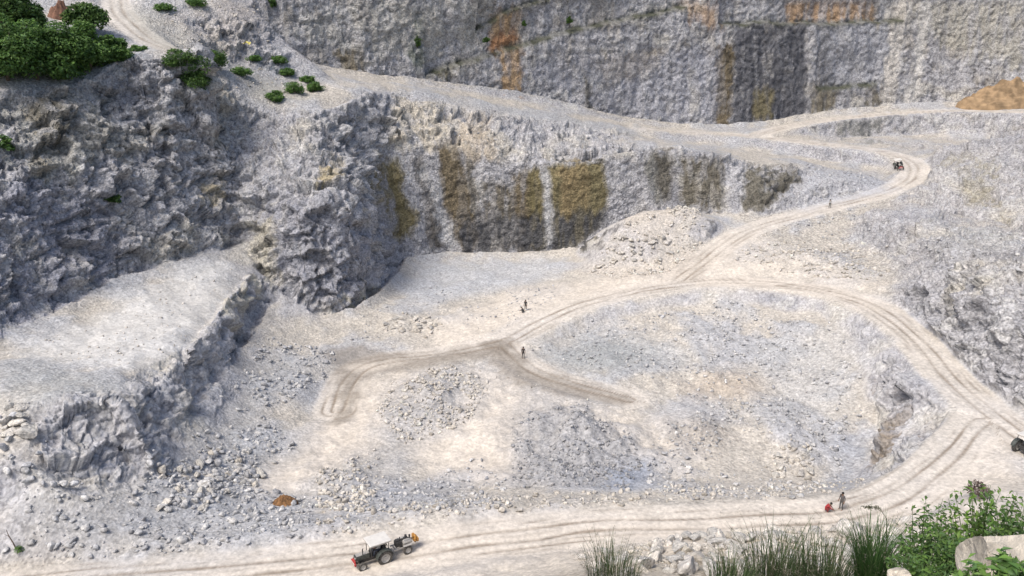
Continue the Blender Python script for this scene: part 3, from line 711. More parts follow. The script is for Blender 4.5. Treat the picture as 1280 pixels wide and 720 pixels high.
def rotmats(n, r):
    q = r.normal(size=(n, 4)); q /= np.linalg.norm(q, axis=1)[:, None]; w, x, y, z = q.T
    return np.stack([np.stack([1 - 2 * (y * y + z * z), 2 * (x * y - z * w), 2 * (x * z + y * w)], -1), np.stack([2 * (x * y + z * w), 1 - 2 * (x * x + z * z), 2 * (y * z - x * w)], -1), np.stack([2 * (x * z - y * w), 2 * (y * z + x * w), 1 - 2 * (x * x + y * y)], -1)], 1)
STONE_TONES = {'grey': [(.46, .46, .465), (.57, .56, .545), (.36, .36, .37), (.50, .495, .49)], 'cream': [(.58, .54, .475), (.64, .60, .54), (.48, .445, .395), (.56, .53, .49)], 'dark': [(.33, .33, .34), (.43, .42, .415), (.27, .275, .29), (.38, .375, .37)]}
used_boulders = []
def plan(poly): return np.array([hit(*q)[:2] for q in poly])
def rubble(name, label, zones):
    Vs, Fs, Cs, off = [], [], [], 0
    for zi, (poly, dens, s0, s1, tone) in enumerate(zones):
        r = np.random.default_rng(500 + zi + len(name) * 7)
        w = plan(poly); lo, hi = w.min(0), w.max(0)
        n = int(dens * np.prod(hi - lo))
        xy = lo + r.random((n, 2)) * (hi - lo)
        keep = inpoly(xy[:, 0], xy[:, 1], w) & (samp(RD / HW, xy[:, 0], xy[:, 1]) > 1.12)
        cl = samp(LOWN * .8 + MIDN * .7, xy[:, 0], xy[:, 1])
        keep &= r.random(n) < sstep(-.75, .35, cl)
        xy = xy[keep]; n = len(xy)
        sz = s0 * (s1 / s0) ** (r.random(n) ** 2.2)
        RM = rotmats(n, r); zc = samp(H, xy[:, 0], xy[:, 1]) + sz * .18
        tn = np.array(STONE_TONES[tone])[r.integers(0, 4, n)] * r.uniform(.85, 1.15, (n, 1))
        for k in range(10):
            ix = np.arange(k, n, 10)
            for big_ in (False, True):
                jx = ix[(sz[ix] > .42) == big_]
                if not len(jx): continue
                v, f = (MEDIUM if big_ else SMALL)[k]
                Vv = np.einsum('nij,vj->nvi', RM[jx], v) * (sz[jx] * .62)[:, None, None]
                Vv[:, :, 2] *= .8
                Vv += np.stack([xy[jx, 0], xy[jx, 1], zc[jx]], 1)[:, None]
                Vs.append(Vv.reshape(-1, 3)); Fs.append((f[None] + (np.arange(len(jx)) * len(v))[:, None, None] + off).reshape(-1, 3))
                Cs.append(np.repeat(tn[jx], len(v), axis=0)); off += len(jx) * len(v)
    V_, F_, C_ = np.concatenate(Vs), np.concatenate(Fs), np.concatenate(Cs)
    print(name, len(F_), 'triangles')
    return tag(obj(name, mesh_from(name, V_, F_, M_STONE, np.clip(C_, .05, .68))), label, 'rubble', kind='stuff')
rubble('talus_rubble', 'loose grey rubble strewn over the talus slope at lower left', [
    ([(0, 530), (60, 605), (170, 612), (240, 545), (285, 480), (330, 415), (425, 440), (400, 480), (330, 520), (372, 560), (300, 600), (400, 622), (385, 655), (250, 692), (110, 704), (0, 690)], 4.2, .16, .85, 'grey'),
    ([(170, 600), (240, 550), (300, 560), (330, 600), (240, 640)], 3.2, .3, 1.1, 'grey'),
    ([(0, 500), (60, 505), (60, 570), (0, 600)], 2., .2, 1.2, 'grey'),
    ([(20, 445), (120, 395), (290, 325), (290, 372), (190, 470)], .9, .12, .4, 'cream'),
    ([(250, 690), (390, 645), (420, 660), (300, 700)], 2.0, .15, .6, 'grey')])
rubble('floor_rubble', 'scattered broken stone in heaps across the pale pit floor', [
    ([(480, 480), (560, 455), (612, 480), (590, 530), (500, 560), (470, 520)], 4.5, .2, .75, 'cream'),
    ([(640, 520), (720, 502), (785, 540), (805, 580), (780, 612), (640, 608)], 5., .15, .55, 'dark'),
    ([(395, 590), (470, 560), (480, 600), (455, 640), (395, 640)], 5., .25, .75, 'cream'),
    ([(450, 600), (600, 570), (640, 610), (600, 632), (470, 640)], 3.4, .15, .6, 'grey'),
    ([(660, 440), (720, 400), (900, 372), (1040, 400), (1080, 470), (1080, 540), (900, 520), (800, 470)], 2.0, .15, .7, 'grey'),
    ([(900, 500), (1060, 520), (1050, 600), (1000, 630), (820, 625), (800, 560)], 2.6, .15, .75, 'grey'),
    ([(960, 540), (1020, 560), (1010, 600), (950, 590)], 2.2, .3, .95, 'cream'),
    ([(830, 525), (900, 525), (920, 560), (840, 560)], 3.5, .15, .5, 'dark'),
    ([(390, 650), (500, 632), (640, 620), (800, 612), (1010, 606), (1080, 596), (1085, 616), (1010, 632), (800, 640), (640, 640), (500, 655), (400, 672)], 5.0, .15, .65, 'cream'),
    ([(465, 412), (500, 392), (560, 400), (540, 425)], 2.5, .25, .8, 'cream'),
    ([(560, 400), (600, 365), (700, 355), (700, 375), (620, 415)], 1.2, .15, .55, 'grey'),
    ([(430, 395), (500, 380), (560, 350), (600, 360), (500, 420), (440, 430)], .8, .15, .5, 'grey'),
    ([(640, 440), (560, 470), (640, 510), (800, 510), (760, 480), (690, 470)], .5, .12, .4, 'cream')])
rubble('mound_rubble', 'pale broken stone tipped over the mound and benches beyond the ring road', [
    ([(740, 340), (760, 300), (800, 272), (870, 262), (880, 300), (850, 338), (780, 348)], 4.0, .2, 1.0, 'cream'),
    ([(900, 320), (980, 300), (1110, 300), (1110, 350), (1000, 345)], 2.4, .2, .9, 'cream'),
    ([(960, 275), (1100, 248), (1120, 290), (1000, 300)], 1.2, .2, .8, 'grey'),
    ([(1000, 205), (1100, 212), (1100, 238), (960, 272), (1000, 240)], .9, .2, .7, 'grey'),
    ([(480, 112), (640, 140), (790, 170), (790, 186), (600, 180), (500, 160)], .5, .2, .7, 'grey'),
    ([(200, 20), (330, 5), (340, 90), (420, 115), (300, 110), (240, 70)], 1.6, .15, .6, 'cream'),
    ([(1150, 300), (1280, 290), (1280, 420), (1170, 400)], .7, .2, .9, 'grey'),
    ([(1130, 420), (1210, 470), (1260, 520), (1200, 480)], 1.0, .15, .5, 'grey'),
    ([(1212, 548), (1222, 538), (1246, 545), (1248, 562), (1222, 566)], 5., .2, .6, 'dark'),
    ([(1100, 600), (1150, 520), (1200, 520), (1180, 570), (1130, 610)], 1.8, .15, .5, 'grey')])

# single boulders one can pick out
BOULDER = []
for k in range(9):
    v, f = stone_shape(2, 8, 300 + k)
    v *= 1.35; v += .03 * fbm(v * 2.2 + k, 3)[:, None] * v
    tn = np.array([STONE_TONES['cream'][k % 4], STONE_TONES['cream'][1], (.50, .48, .445)][k % 3])
    c_ = np.clip(tn * (1 + .10 * fbm(v * 1.7 + 9 * k, 2)[:, None]), .05, .7)
    BOULDER.append(mesh_from('boulder', v, f, M_STONE, c_))
br = random.Random(5)
def boulder(x, y, size, label, group, sink=.22, name='boulder', sq=1.):
    o = obj(name, br.choice(BOULDER)); s = size * .5
    o.scale = (s * br.uniform(.9, 1.25), s * br.uniform(.8, 1.1), s * br.uniform(.75, 1.0) * sq)
    o.rotation_euler = (br.uniform(-.35, .35), br.uniform(-.35, .35), br.uniform(0, 6.28))
    o.location = (x, y, gz(x, y) + s * .55 * (1 - sink * 2)); tag(o, label, 'boulder', group); return o
def boulder_field(n, poly, s0, s1, label, group, mind=.75):
    w = plan(poly); got = []; made = []; t = 0
    while len(got) < n and t < 9000:
        t += 1
        x, y = br.uniform(w[:, 0].min(), w[:, 0].max()), br.uniform(w[:, 1].min(), w[:, 1].max())
        if not inpoly(np.array([x]), np.array([y]), w)[0] or samp(RD / HW, x, y) < 1.0: continue
        s = s0 * (s1 / s0) ** (br.random() ** 1.7)
        if any((x - a) ** 2 + (y - b) ** 2 < (mind * (s + c) / 2) ** 2 for a, b, c in got): continue
        got.append((x, y, s)); made.append((s, boulder(x, y, s, label, group)))
    big_ = max(made, key=lambda q: q[0])[1]; big_['label'] = 'largest ' + label
    rest = [q[1] for q in made if q[1] is not big_]
    a_ = min(rest, key=lambda o: o.location.x / o.location.y); b_ = max(rest, key=lambda o: o.location.x / o.location.y)
    a_['label'] = 'leftmost ' + label; b_['label'] = 'rightmost ' + label
for n_, po, la in [(34, [(800, 690), (850, 662), (890, 662), (890, 719), (800, 719)], 'pale angular boulder heaped just right of the small left grass tuft'),
                   (34, [(890, 662), (950, 656), (950, 719), (890, 719)], 'cream boulder on the rubble bank left of the wide grass clump'),
                   (36, [(950, 656), (1060, 656), (1060, 719), (950, 719)], 'cream boulder on the rubble bank behind the wide grass clump'),
                   (26, [(1060, 656), (1128, 652), (1150, 690), (1130, 719), (1060, 719)], 'cream boulder on the rubble bank between tall grass and leafy bushes'),
                   (16, [(690, 719), (700, 700), (770, 690), (800, 690), (800, 719)], 'small pale boulder left of the small grass tuft at the bottom')]:
    boulder_field(n_, po, .8, 2.1 if n_ > 20 else 1.1, la, 'boulders of the near rubble bank', .55)
boulder_field(34, [(180, 600), (240, 560), (310, 560), (340, 600), (260, 640), (190, 640)], .7, 1.2, 'pale boulder on the grey talus at lower left', 'boulders on the talus')
boulder_field(14, [(470, 412), (500, 394), (550, 402), (535, 420)], .8, 1.3, 'pale block in the short row of stones left of the road fork', 'row of blocks by the fork')
boulder_field(12, [(960, 545), (1020, 560), (1015, 600), (960, 595)], .75, 1.3, 'pale boulder left of the dark hollow in the ring', 'boulders by the hollow')
boulder_field(10, [(5, 510), (35, 510), (40, 545), (5, 545)], .8, 1.5, 'grey boulder above the crag at the left edge', 'boulders at the left edge')
boulder_field(14, [(745, 335), (775, 300), (850, 300), (840, 330)], .9, 1.6, 'cream block on the face of the central mound', 'blocks on the mound')
rubble('bank_rubble', 'cream rubble filling the bank between road and grass', [
    ([(760, 700), (830, 664), (1010, 652), (1140, 648), (1170, 680), (1150, 719), (700, 719)], 7., .14, .8, 'cream'),
    ([(200, 722), (440, 712), (600, 700), (690, 719), (400, 719)], .25, .08, .25, 'cream')])

# ------------------------------------------------------------------ plants
lr = np.random.default_rng(77)
def leaves(name, pos, size, cols, parent, up=.5, aspect=.5, mat=None, outward=None):
    n = len(pos); nm = lr.normal(size=(n, 3)); nm /= np.linalg.norm(nm, axis=1)[:, None]
    nm[:, 2] = np.abs(nm[:, 2]) + up
    if outward is not None: nm += .7 * outward
    nm /= np.linalg.norm(nm, axis=1)[:, None]
    a = np.cross(nm, lr.normal(size=(n, 3))); a /= np.linalg.norm(a, axis=1)[:, None]; b = np.cross(nm, a)
    s = (size * lr.uniform(.65, 1.35, n))[:, None]
    fold = nm * s * .18
    V = np.stack([pos - a * s, pos + b * s * aspect + fold, pos + a * s - nm * s * .25, pos - b * s * aspect + fold], 1).reshape(-1, 3)
    c = np.repeat(cols, 4, axis=0)
    i = np.arange(n)[:, None] * 4
    F = np.concatenate([i + np.array([[0, 1, 2]]), i + np.array([[0, 2, 3]])])
    o = obj(name, mesh_from(name, V, F, mat or M_LEAF, c), parent)
    return o
GREENS = np.array([(.075, .15, .04), (.10, .19, .045), (.055, .115, .035), (.12, .21, .06), (.085, .16, .065)]) * np.array([1.3, 1.25, 1.15])
def crown_points(lobes, per):
    P_, O_ = [], []
    for (cx, cy, cz, rx, ry, rz) in lobes:
        d_ = lr.normal(size=(per, 3)); d_ /= np.linalg.norm(d_, axis=1)[:, None]
        rad = (.55 + .5 * lr.random(per) ** .6)
        bump = 1 + .35 * perlin(d_ * 2.3 + lr.random() * 50)
        P_.append(np.array([cx, cy, cz]) + d_ * np.array([rx, ry, rz]) * (rad * bump)[:, None]); O_.append(d_)
    return np.concatenate(P_), np.concatenate(O_)
def woody(name, loc, h, w, label, cat, group, per=260, nl=9, leaf=.2, tones=GREENS, trunk=.35, bare=.25, lobe=1.):
    root = empty(name, loc); tag(root, label, cat, group)
    lobes, g = [], Geo()
    g.tube([(0, 0, -.4), (lr.normal() * .05 * w, lr.normal() * .05 * w, h * .35), (lr.normal() * .1 * w, lr.normal() * .1 * w, h * .75)], [.045 * h * trunk + .03, .03 * h * trunk + .02, .012], 7)
    for k in range(nl):
        an = 2 * math.pi * (k + lr.random()) / nl; rr = w * .5 * (.25 + .55 * lr.random()); zz_ = h * (bare + (1 - bare) * (.2 + .62 * lr.random()) * (1 - .25 * rr / (w * .5)))
        s_ = w * lr.uniform(.17, .30) * lobe
        lobes.append((rr * math.cos(an), rr * math.sin(an), zz_, s_, s_, s_ * lr.uniform(.6, .95)))
        m_ = Vector((rr * .45 * math.cos(an), rr * .45 * math.sin(an), zz_ * .6))
        g.tube([(0, 0, h * .18), m_, (lobes[-1][0], lobes[-1][1], zz_)], [.02 * h * trunk + .015, .012 * h * trunk + .01, .006], 5)
    lobes.append((0, 0, h * .82, w * .24 * lobe, w * .24 * lobe, h * .17 * lobe))
    p_, o_ = crown_points(lobes, per)
    p_[:, 2] = np.maximum(p_[:, 2], .05)
    cl = perlin(p_ / (w * .14) + lr.random() * 30)
    c = tones[lr.integers(0, len(tones), len(p_))] * (1 + .35 * cl + .2 * lr.normal(size=len(p_)) * .6)[:, None]
    leaves('crown', p_, leaf, np.clip(c, .015, .35), root, outward=o_)
    g.build('trunk', M_BARK, root, smooth=True)
    return root
def at(px, py, sink=.1):
    p = hit(px, py); return (p[0], p[1], gz(p[0], p[1]) - sink)
# trees on the rim, upper left
rim = [(10, 100, 8.2, 8.0, 'rounded green tree at the left edge on the cliff rim'),
       (46, 99, 7.8, 7.6, 'rounded green tree on the cliff rim, second from the left edge'),
       (82, 97, 7.6, 7.4, 'rounded green tree on the cliff rim, third from the left edge'),
       (112, 88, 6.8, 6.6, 'rounded green tree at the right end of the rim thicket'),
       (138, 76, 3.6, 4.6, 'low green shrub beside the bend of the upper track')]
for px, py, h, w, la in rim:
    woody('tree' if h > 4 else 'shrub', at(px, py), h, w, la, 'tree' if h > 4 else 'shrub', 'trees on the cliff rim' if h > 4 else None, per=520, nl=14, leaf=.24, trunk=.6, bare=.03)
for px, py, h, w, la in [(6, 44, 7.5, 8.0, 'dark green tree behind the rim thicket at the left edge'), (30, 40, 6.0, 6.2, 'dark green tree behind the rim thicket beside the red soil'), (110, 42, 4.6, 5.6, 'dark green tree behind the rim thicket next to the upper track')]:
    woody('tree', at(px, py), h, w, la, 'tree', 'trees behind the rim thicket', per=420, nl=12, leaf=.24, tones=GREENS * .75, trunk=.6, bare=.05)
# shrubs on the slopes
SH = [(224, 86, 3.4, 5.6, 'dense dark green shrub at the left of the patch below the upper track'), (250, 94, 3.4, 5.8, 'dense dark green shrub in the middle of the patch below the upper track'), (248, 112, 3.2, 5.2, 'dense dark green shrub at the lowest point of the patch below the upper track'), (266, 82, 3.0, 5.2, 'dense dark green shrub at the right of the patch below the upper track'),
      (300, 92, 1.4, 4.0, 'low sparse shrub on the gravel slope above the bluff'), (345, 126, 2.2, 3.6, 'small green shrub on the bluff edge, left of three'), (368, 116, 2.4, 4.0, 'small green shrub on the bluff edge, middle of three'), (394, 114, 2.2, 3.4, 'small green shrub on the bluff edge, right of three'), (348, 78, 1.6, 3.4, 'green shrub at the foot of the gully beside the far wall'), (360, 92, 1.4, 3.0, 'ragged low shrub just below the gully shrub'), (384, 101, 1.2, 3.0, 'ragged low shrub between gully and bluff edge'), (318, 74, .9, 2.8, 'thin low shrub left of the gully foot'),
      (6, 188, 2.4, 2.4, 'green bush clinging to the left wall at the photo edge'), (142, 252, 1.5, 2.4, 'dark green plant tuft growing on the rough left wall'),
      (172, 62, .8, 3.0, 'low green shrub on the verge of the upper track bend'), (340, 8, 2.2, 2.6, 'dark shrub in the gully left of the far wall'), (205, 12, 1.2, 4.0, 'low green thicket above the upper track, left part'), (245, 6, 1.2, 4.0, 'low green thicket above the upper track, right part'),
      (655, 32, 1.6, 1.2, 'small dark shrub hanging on the far wall above the rust patch'), (712, 30, 2.2, 1.6, 'dark shrub on the long ledge of the far wall'), (608, 52, 1.4, 1.8, 'dark shrub left of the rust patch on the far wall'), (522, 60, 3.2, 1.6, 'narrow dark shrub on the far wall left of the rust streak')]
for px, py, h, w, la in SH:
    woody('shrub', at(px, py, .25), h, w, la, 'shrub', 'shrubs on the quarry slopes', per=34 if w < 2.5 else 62 if w < 5 else 120, nl=22, leaf=.17, lobe=.62, tones=GREENS * (.8 if 'dark' in la else 1.05), trunk=.4, bare=.02)
DRY = np.array([(.16, .115, .10), (.21, .16, .135), (.12, .09, .08)])
woody('dry_shrub', at(1222, 622, .1), 1.7, 2.6, 'dry purplish brown shrub beside the road above the leafy bushes', 'shrub', None, per=45, nl=14, leaf=.10, tones=DRY, trunk=.4, bare=.05, lobe=.6)
# leafy bushes in the right foreground
FG = GREENS * .95
def weed(loc, h, w, label, stems, leaf, tones, name='leafy_bush', leafn=26):
    root = empty(name, loc); tag(root, label, 'bush'); ps, os_, g = [], [], Geo()
    for k in range(stems):
        an = lr.random() * 6.28; rr = w * .5 * math.sqrt(lr.random()); hh = h * lr.uniform(.55, 1.05) * (1 - .3 * rr / (w * .5))
        b0 = Vector((.35 * rr * math.cos(an), .35 * rr * math.sin(an), -.2)); b2 = Vector((rr * math.cos(an), rr * math.sin(an), hh)); b1 = (b0 + b2) / 2 + Vector((lr.normal() * .08, lr.normal() * .08, .15 * hh))
        g.tube([b0, b1, b2], [.02, .014, .005], 5)
        for q in range(leafn):
            t = .3 + .7 * (q + lr.random()) / leafn; c_ = b0 * (1 - t) ** 2 + b1 * 2 * t * (1 - t) + b2 * t * t
            o_ = lr.normal(size=3); o_[2] *= .5; o_ /= np.linalg.norm(o_)
            ps.append(np.array(c_) + o_ * leaf * lr.uniform(.5, 2.6)); os_.append(o_)
    ps, os_ = np.array(ps), np.array(os_)
    c = tones[lr.integers(0, len(tones), len(ps))] * (1 + .3 * perlin(ps / .5) + .15 * lr.normal(size=len(ps)))[:, None]
    leaves('foliage', ps, leaf, np.clip(c, .02, .4), root, up=.7, aspect=.42, outward=os_ * .5)
    g.build('stems', simple_material('green_stem', (.10, .15, .05), .7), root)
    return root
def along(px, py, dist):                                  # a spot on the near bank under that sight line
    u, dy, dz = ray(px, py); t = dist; x, y = u * t, dy * t
    return (x, y, gz(x, y))
def rise(px, top, dist):                                  # height of a plant standing there whose tip shows at that photo row
    u, dy, dz = ray(px, top); x, y = u * dist, dy * dist
    return (x, y, gz(x, y)), CAM_Z + dz * dist - gz(x, y)
def bush(px, top, dist, w, label, stems, leaf, tones, name='leafy_bush', leafn=26):
    l_, h_ = rise(px, top, dist); return weed(l_, h_, w, label, stems, leaf, tones, name, leafn)
bush(1178, 612, 26, 2.3, 'tall leafy green bush left of the two at the right foreground', 34, .10, FG)
bush(1248, 600, 23, 2.6, 'tall leafy green bush at the right edge above the cream boulder', 50, .10, FG * np.array([1.15, 1.1, .9]))
bush(1290, 612, 22, 2.0, 'leafy green bush cut off by the right edge behind the tall one', 34, .10, FG)
bush(1160, 676, 20, 1.9, 'low leafy bush between tall grass and cream boulder', 34, .075, FG)
bush(1212, 650, 20, 1.6, 'leafy bush directly behind the big cream boulder', 30, .075, FG)
bush(1270, 700, 7.2, .42, 'bright green broad leaved plant in front of the big cream boulder', 20, .06, FG * 1.35, 'broad_leaved_plant', 12)
bush(1222, 712, 7.2, .26, 'small bright green plant at the left foot of the big cream boulder', 12, .05, FG * 1.3, 'broad_leaved_plant', 9)
# grass clumps
def grass(loc, h, w, n, label, tones, plume=.25, lean=0.):
    root = empty('grass_clump', loc); tag(root, label, 'grass clump', 'tall grass clumps on the near bank')
    V, F, Cc, o = [], [], [], 0
    PV, PF, PC, po = [], [], [], 0
    for k in range(n):
        an = lr.random() * 6.28; rr = w * .5 * math.sqrt(lr.random()); bx, by = rr * math.cos(an), rr * math.sin(an)
        hh = h * lr.uniform(.45, 1.08); sp_ = .12 + .35 * rr / w + .25 * lr.random() ** 2; a2 = an + lr.normal() * .7
        dx, dy = math.cos(a2) * sp_ * hh + lean * hh, math.sin(a2) * sp_ * hh
        wd = lr.uniform(.010, .022); sx, sy = -math.sin(a2) * wd, math.cos(a2) * wd
        col = tones[lr.integers(0, len(tones))] * lr.uniform(.75, 1.25)
        droop = lr.uniform(0, .35)
        seg = 5
        for q in range(seg + 1):
            t = q / seg; tp = (1 - t) ** .6 + .05
            x, y, z = bx + dx * t * t, by + dy * t * t, hh * (t - droop * t ** 3) - .15
            V += [(x - sx * tp, y - sy * tp, z), (x + sx * tp, y + sy * tp, z)]; Cc += [col, col]
            if q < seg: F.append((o + 2 * q, o + 2 * q + 1, o + 2 * q + 3, o + 2 * q + 2))
        o += 2 * seg + 2
        if lr.random() < plume:
            tip = np.array(V[-1])
            for q in range(6):
                c_ = tip + lr.normal(size=3) * np.array([.05, .05, .12]); e = lr.normal(size=3) * .035
                PV += [tuple(c_ - e), tuple(c_ + np.array([.012, .012, 0])), tuple(c_ + e), tuple(c_ - np.array([.012, .012, 0]))]; PF.append((po, po + 1, po + 2, po + 3)); PC += [np.array((.22, .20, .15))] * 4; po += 4
    tag(obj('blades', mesh_from('blades', np.array(V), np.array(F), M_LEAF, np.clip(np.array(Cc), .02, .4)), root), kind='stuff')
    if PV: tag(obj('plumes', mesh_from('plumes', np.array(PV), np.array(PF), M_LEAF, np.array(PC)), root), kind='stuff')
    return root
GT = np.array([(.075, .12, .045), (.10, .145, .065), (.055, .095, .035), (.15, .16, .09)])
def clump(px, top, dist, w, n, label, tones, plume):
    l_, h_ = rise(px, top, dist); grass(l_, h_, w, n, label, tones, plume)
clump(768, 676, 44, 2.8, 380, 'small grass tuft standing alone left of the boulders at the bottom', GT * .9, .5)
clump(918, 690, 31, 1.8, 260, 'short pale grass clump at the left of the foreground grass', GT * 1.2, .3)
clump(975, 662, 32, 2.4, 460, 'wide tall grass clump in the middle of the foreground grass', GT, .35)
clump(1035, 666, 31, 2.4, 460, 'wide grass clump just left of the upright dark one', GT * 1.05, .3)
clump(1103, 646, 29, 1.1, 800, 'upright dark green grass clump left of the leafy bushes', GT * np.array([.75, 1.05, .7]), .12)
st = empty('bent_stalk', rise(1118, 632, 29)[0]); HS = rise(1118, 632, 29)[1]; tag(st, 'single bent stalk with a drooping plume above the upright grass', 'stalk')
Geo().tube([(0, 0, -.2), (-.05, 0, HS * .6), (-.2, 0, HS * .85), (-.6, 0, HS), (-1.05, 0, HS * .97)], [.016, .014, .012, .01, .006], 6).build('stem', simple_material('dry_green_stem', (.10, .12, .06), .8), st)
pp = np.array([(-.5, 0, HS * .97)] * 120) + lr.random((120, 1)) * np.array([[-.65, 0, .06]]) + lr.normal(size=(120, 3)) * .035
leaves('plume', pp, .05, np.tile(np.array([(.16, .16, .10)]), (120, 1)), st, aspect=.25)
# big foreground boulders
def big_boulder(px, py, dist, size, label, z_off, seed, sc):
    v, f = stone_shape(3, 9, seed); v += .05 * fbm(v * 2.0 + seed, 4)[:, None] * v
    me = mesh_from('boulder', v, f, M_STONE, np.clip(np.array((.58, .53, .45)) * (1 + .10 * fbm(v * 2 + 3, 3)[:, None]), .05, .72))
    me.polygons.foreach_set('use_smooth', [False] * len(me.polygons))
    u, dy, dz = ray(px, py); o = obj('boulder', me); o.location = (u * dist, dy * dist, CAM_Z + dz * dist + z_off); o.scale = [size * k for k in sc]; o.rotation_euler = (.1, -.12, .5)
    tag(o, label, 'boulder'); return o
big_boulder(1268, 716, 9.6, 1.05, 'big cream boulder at the lower right corner behind bright green leaves', .16, 901, (1.15, .9, .85))
big_boulder(1122, 724, 10.5, .30, 'rounded cream boulder at the bottom edge right of the grass', -.06, 905, (1.0, .8, .8))
big_boulder(1180, 732, 9.8, .34, 'low cream boulder between the two big ones at the bottom right', -.10, 909, (1.3, .9, .6))

# ------------------------------------------------------------------ small loose things
def heap(name, loc, rx, ry, h, mat, label, cat, seed, rz=0., n=26, rough=.35):
    V, F = [], []
    for j in range(n + 1):
        r_ = 1 - j / n
        for i in range(40):
            a = 2 * math.pi * i / 40; V.append((rx * r_ * math.cos(a), ry * r_ * math.sin(a), 0))
    V = np.array(V); q = np.hypot(V[:, 0] / rx, V[:, 1] / ry)
    V[:, 2] = h * np.clip(1 - q ** 1.6, 0, 1) * (1 + rough * fbm(np.stack([V[:, 0] / (rx * .4), V[:, 1] / (ry * .4), np.full(len(V), seed)], 1), 4)) + .12 * h * fbm(V / (.12 * rx) + seed, 3) * (q < .97) - .12 * h * (q > .97)
    for j in range(n):
        for i in range(40):
            a, b = j * 40 + i, j * 40 + (i + 1) % 40; F.append((a, b, b + 40, a + 40))
    me = bpy.data.meshes.new(name); me.from_pydata([tuple(v) for v in V], [], F); me.materials.append(mat); me.update()
    o = obj(name, me); o.location = loc; o.rotation_euler = (0, 0, rz); tag(o, label, cat); return o
p = hit(1252, 136); heap('soil_mound', (p[0] + 6, 221, gz(p[0] + 6, 221) - .3), 15, 7, 6.8, simple_material('orange_earth', (.29, .20, .115), .95, 0, .4, .6), 'orange brown heap of earth beside the upper road at the right edge', 'soil heap', 3.1)
heap('earth_clods', at(356, 630, -.05), 1.25, .8, .85, simple_material('rust_earth', (.20, .105, .045), .95, 0, .6, 4.), 'small rust brown heap on the pale pit floor below the talus', 'earth heap', 8.2, .1, 14, .3)
heap('earth_bank', at(76, 22, .3), 2.2, 1.6, 2.5, simple_material('red_soil', (.20, .105, .07), .95, 0, .35, 1.5), 'bare red soil bank between the trees at upper left', 'soil bank', 5.5, .4, 14, .5)
p = at(305, 57, 0); sh = Geo(); nseg = 12
for i in range(nseg + 1):
    for j in range(5): sh.v.append((-1.2 + 2.4 * i / nseg, -.35 + .7 * j / 4, .35 + .22 * math.sin(i * .9) * .6 + .12 * math.sin(j * 2.1 + i) + .25 * (j / 4)))
sh.f = [(i * 5 + j, i * 5 + j + 1, (i + 1) * 5 + j + 1, (i + 1) * 5 + j) for i in range(nseg) for j in range(4)]
o = sh.build('plastic_sheet', simple_material('yellow_plastic', (.52, .45, .10), .5)); o.location = p; tag(o, 'small crumpled yellow sheet lying on the gravel slope at upper left', 'sheet')
so = o.modifiers.new('thickness', 'SOLIDIFY'); so.thickness = .03
rt = empty('dead_branch', at(20, 684, .1)); tag(rt, 'dark leaning dead branch at the lower left edge', 'branch')
Geo().tube([(0, 0, -.2), (-.15, 0, .5), (-.45, .1, 1.1), (-.55, .1, 1.7)], [.06, .05, .035, .012], 7).tube([(-.4, .08, 1.0), (-.75, .05, 1.3)], [.025, .008], 5).build('wood', M_BARK, rt)
woody('shrub', at(24, 688, .1), .5, .9, 'tiny green plant at the foot of the dead branch', 'shrub', None, per=40, nl=4, leaf=.07, trunk=.3, bare=.05)

# ------------------------------------------------------------------ vehicles
M_TYRE = simple_material('dusty_rubber', (.045, .043, .04), .9, 0, .3, 8, .25)
M_RIM = simple_material('dusty_rim', (.42, .41, .39), .6, .1, .2, 8)
M_DARK = simple_material('dark_engine', (.035, .035, .038), .6, .3, .4, 10, .1)
M_WHITE = simple_material('white_canopy', (.62, .60, .56), .5, 0, .08, 3)
M_RED = simple_material('red_paint', (.38, .05, .045), .5, 0, .2, 6)
M_BODY = simple_material('dark_green_paint', (.045, .055, .05), .45, 0, .3, 6, .1)
M_PALE = simple_material('dusty_steel', (.42, .40, .37), .6, .2, .25, 8)
M_ORANGE = simple_material('orange_paint', (.45, .22, .05), .6, 0, .4, 6)
def wheel(root, x, y, r, w):
    t = Geo(); t.lathe([(r * .62, -w / 2), (r * .93, -w / 2), (r, -w * .32), (r, w * .32), (r * .93, w / 2), (r * .62, w / 2)], 28)
    n_ = 22
    for k in range(n_):
        a = 2 * math.pi * k / n_
        for s_ in (-1, 1): t.box((r * 1.0 * math.cos(a + s_ * .05), s_ * w * .22, r * 1.0 * math.sin(a + s_ * .05)), (.05 * r + .03, w * .42, .05), Matrix.Rotation(-a, 3, 'Y'))
    o = t.build('wheel', M_TYRE, root, smooth=False); o.location = (x, y, r)
    Geo().lathe([(.001, -w * .25), (r * .2, -w * .3), (r * .22, -w * .18), (r * .55, -w * .22), (r * .64, -w * .46), (r * .64, w * .46), (r * .55, w * .22), (r * .22, w * .18), (r * .2, w * .3), (.001, w * .25)], 24).build('rim', M_RIM, o)
    return o
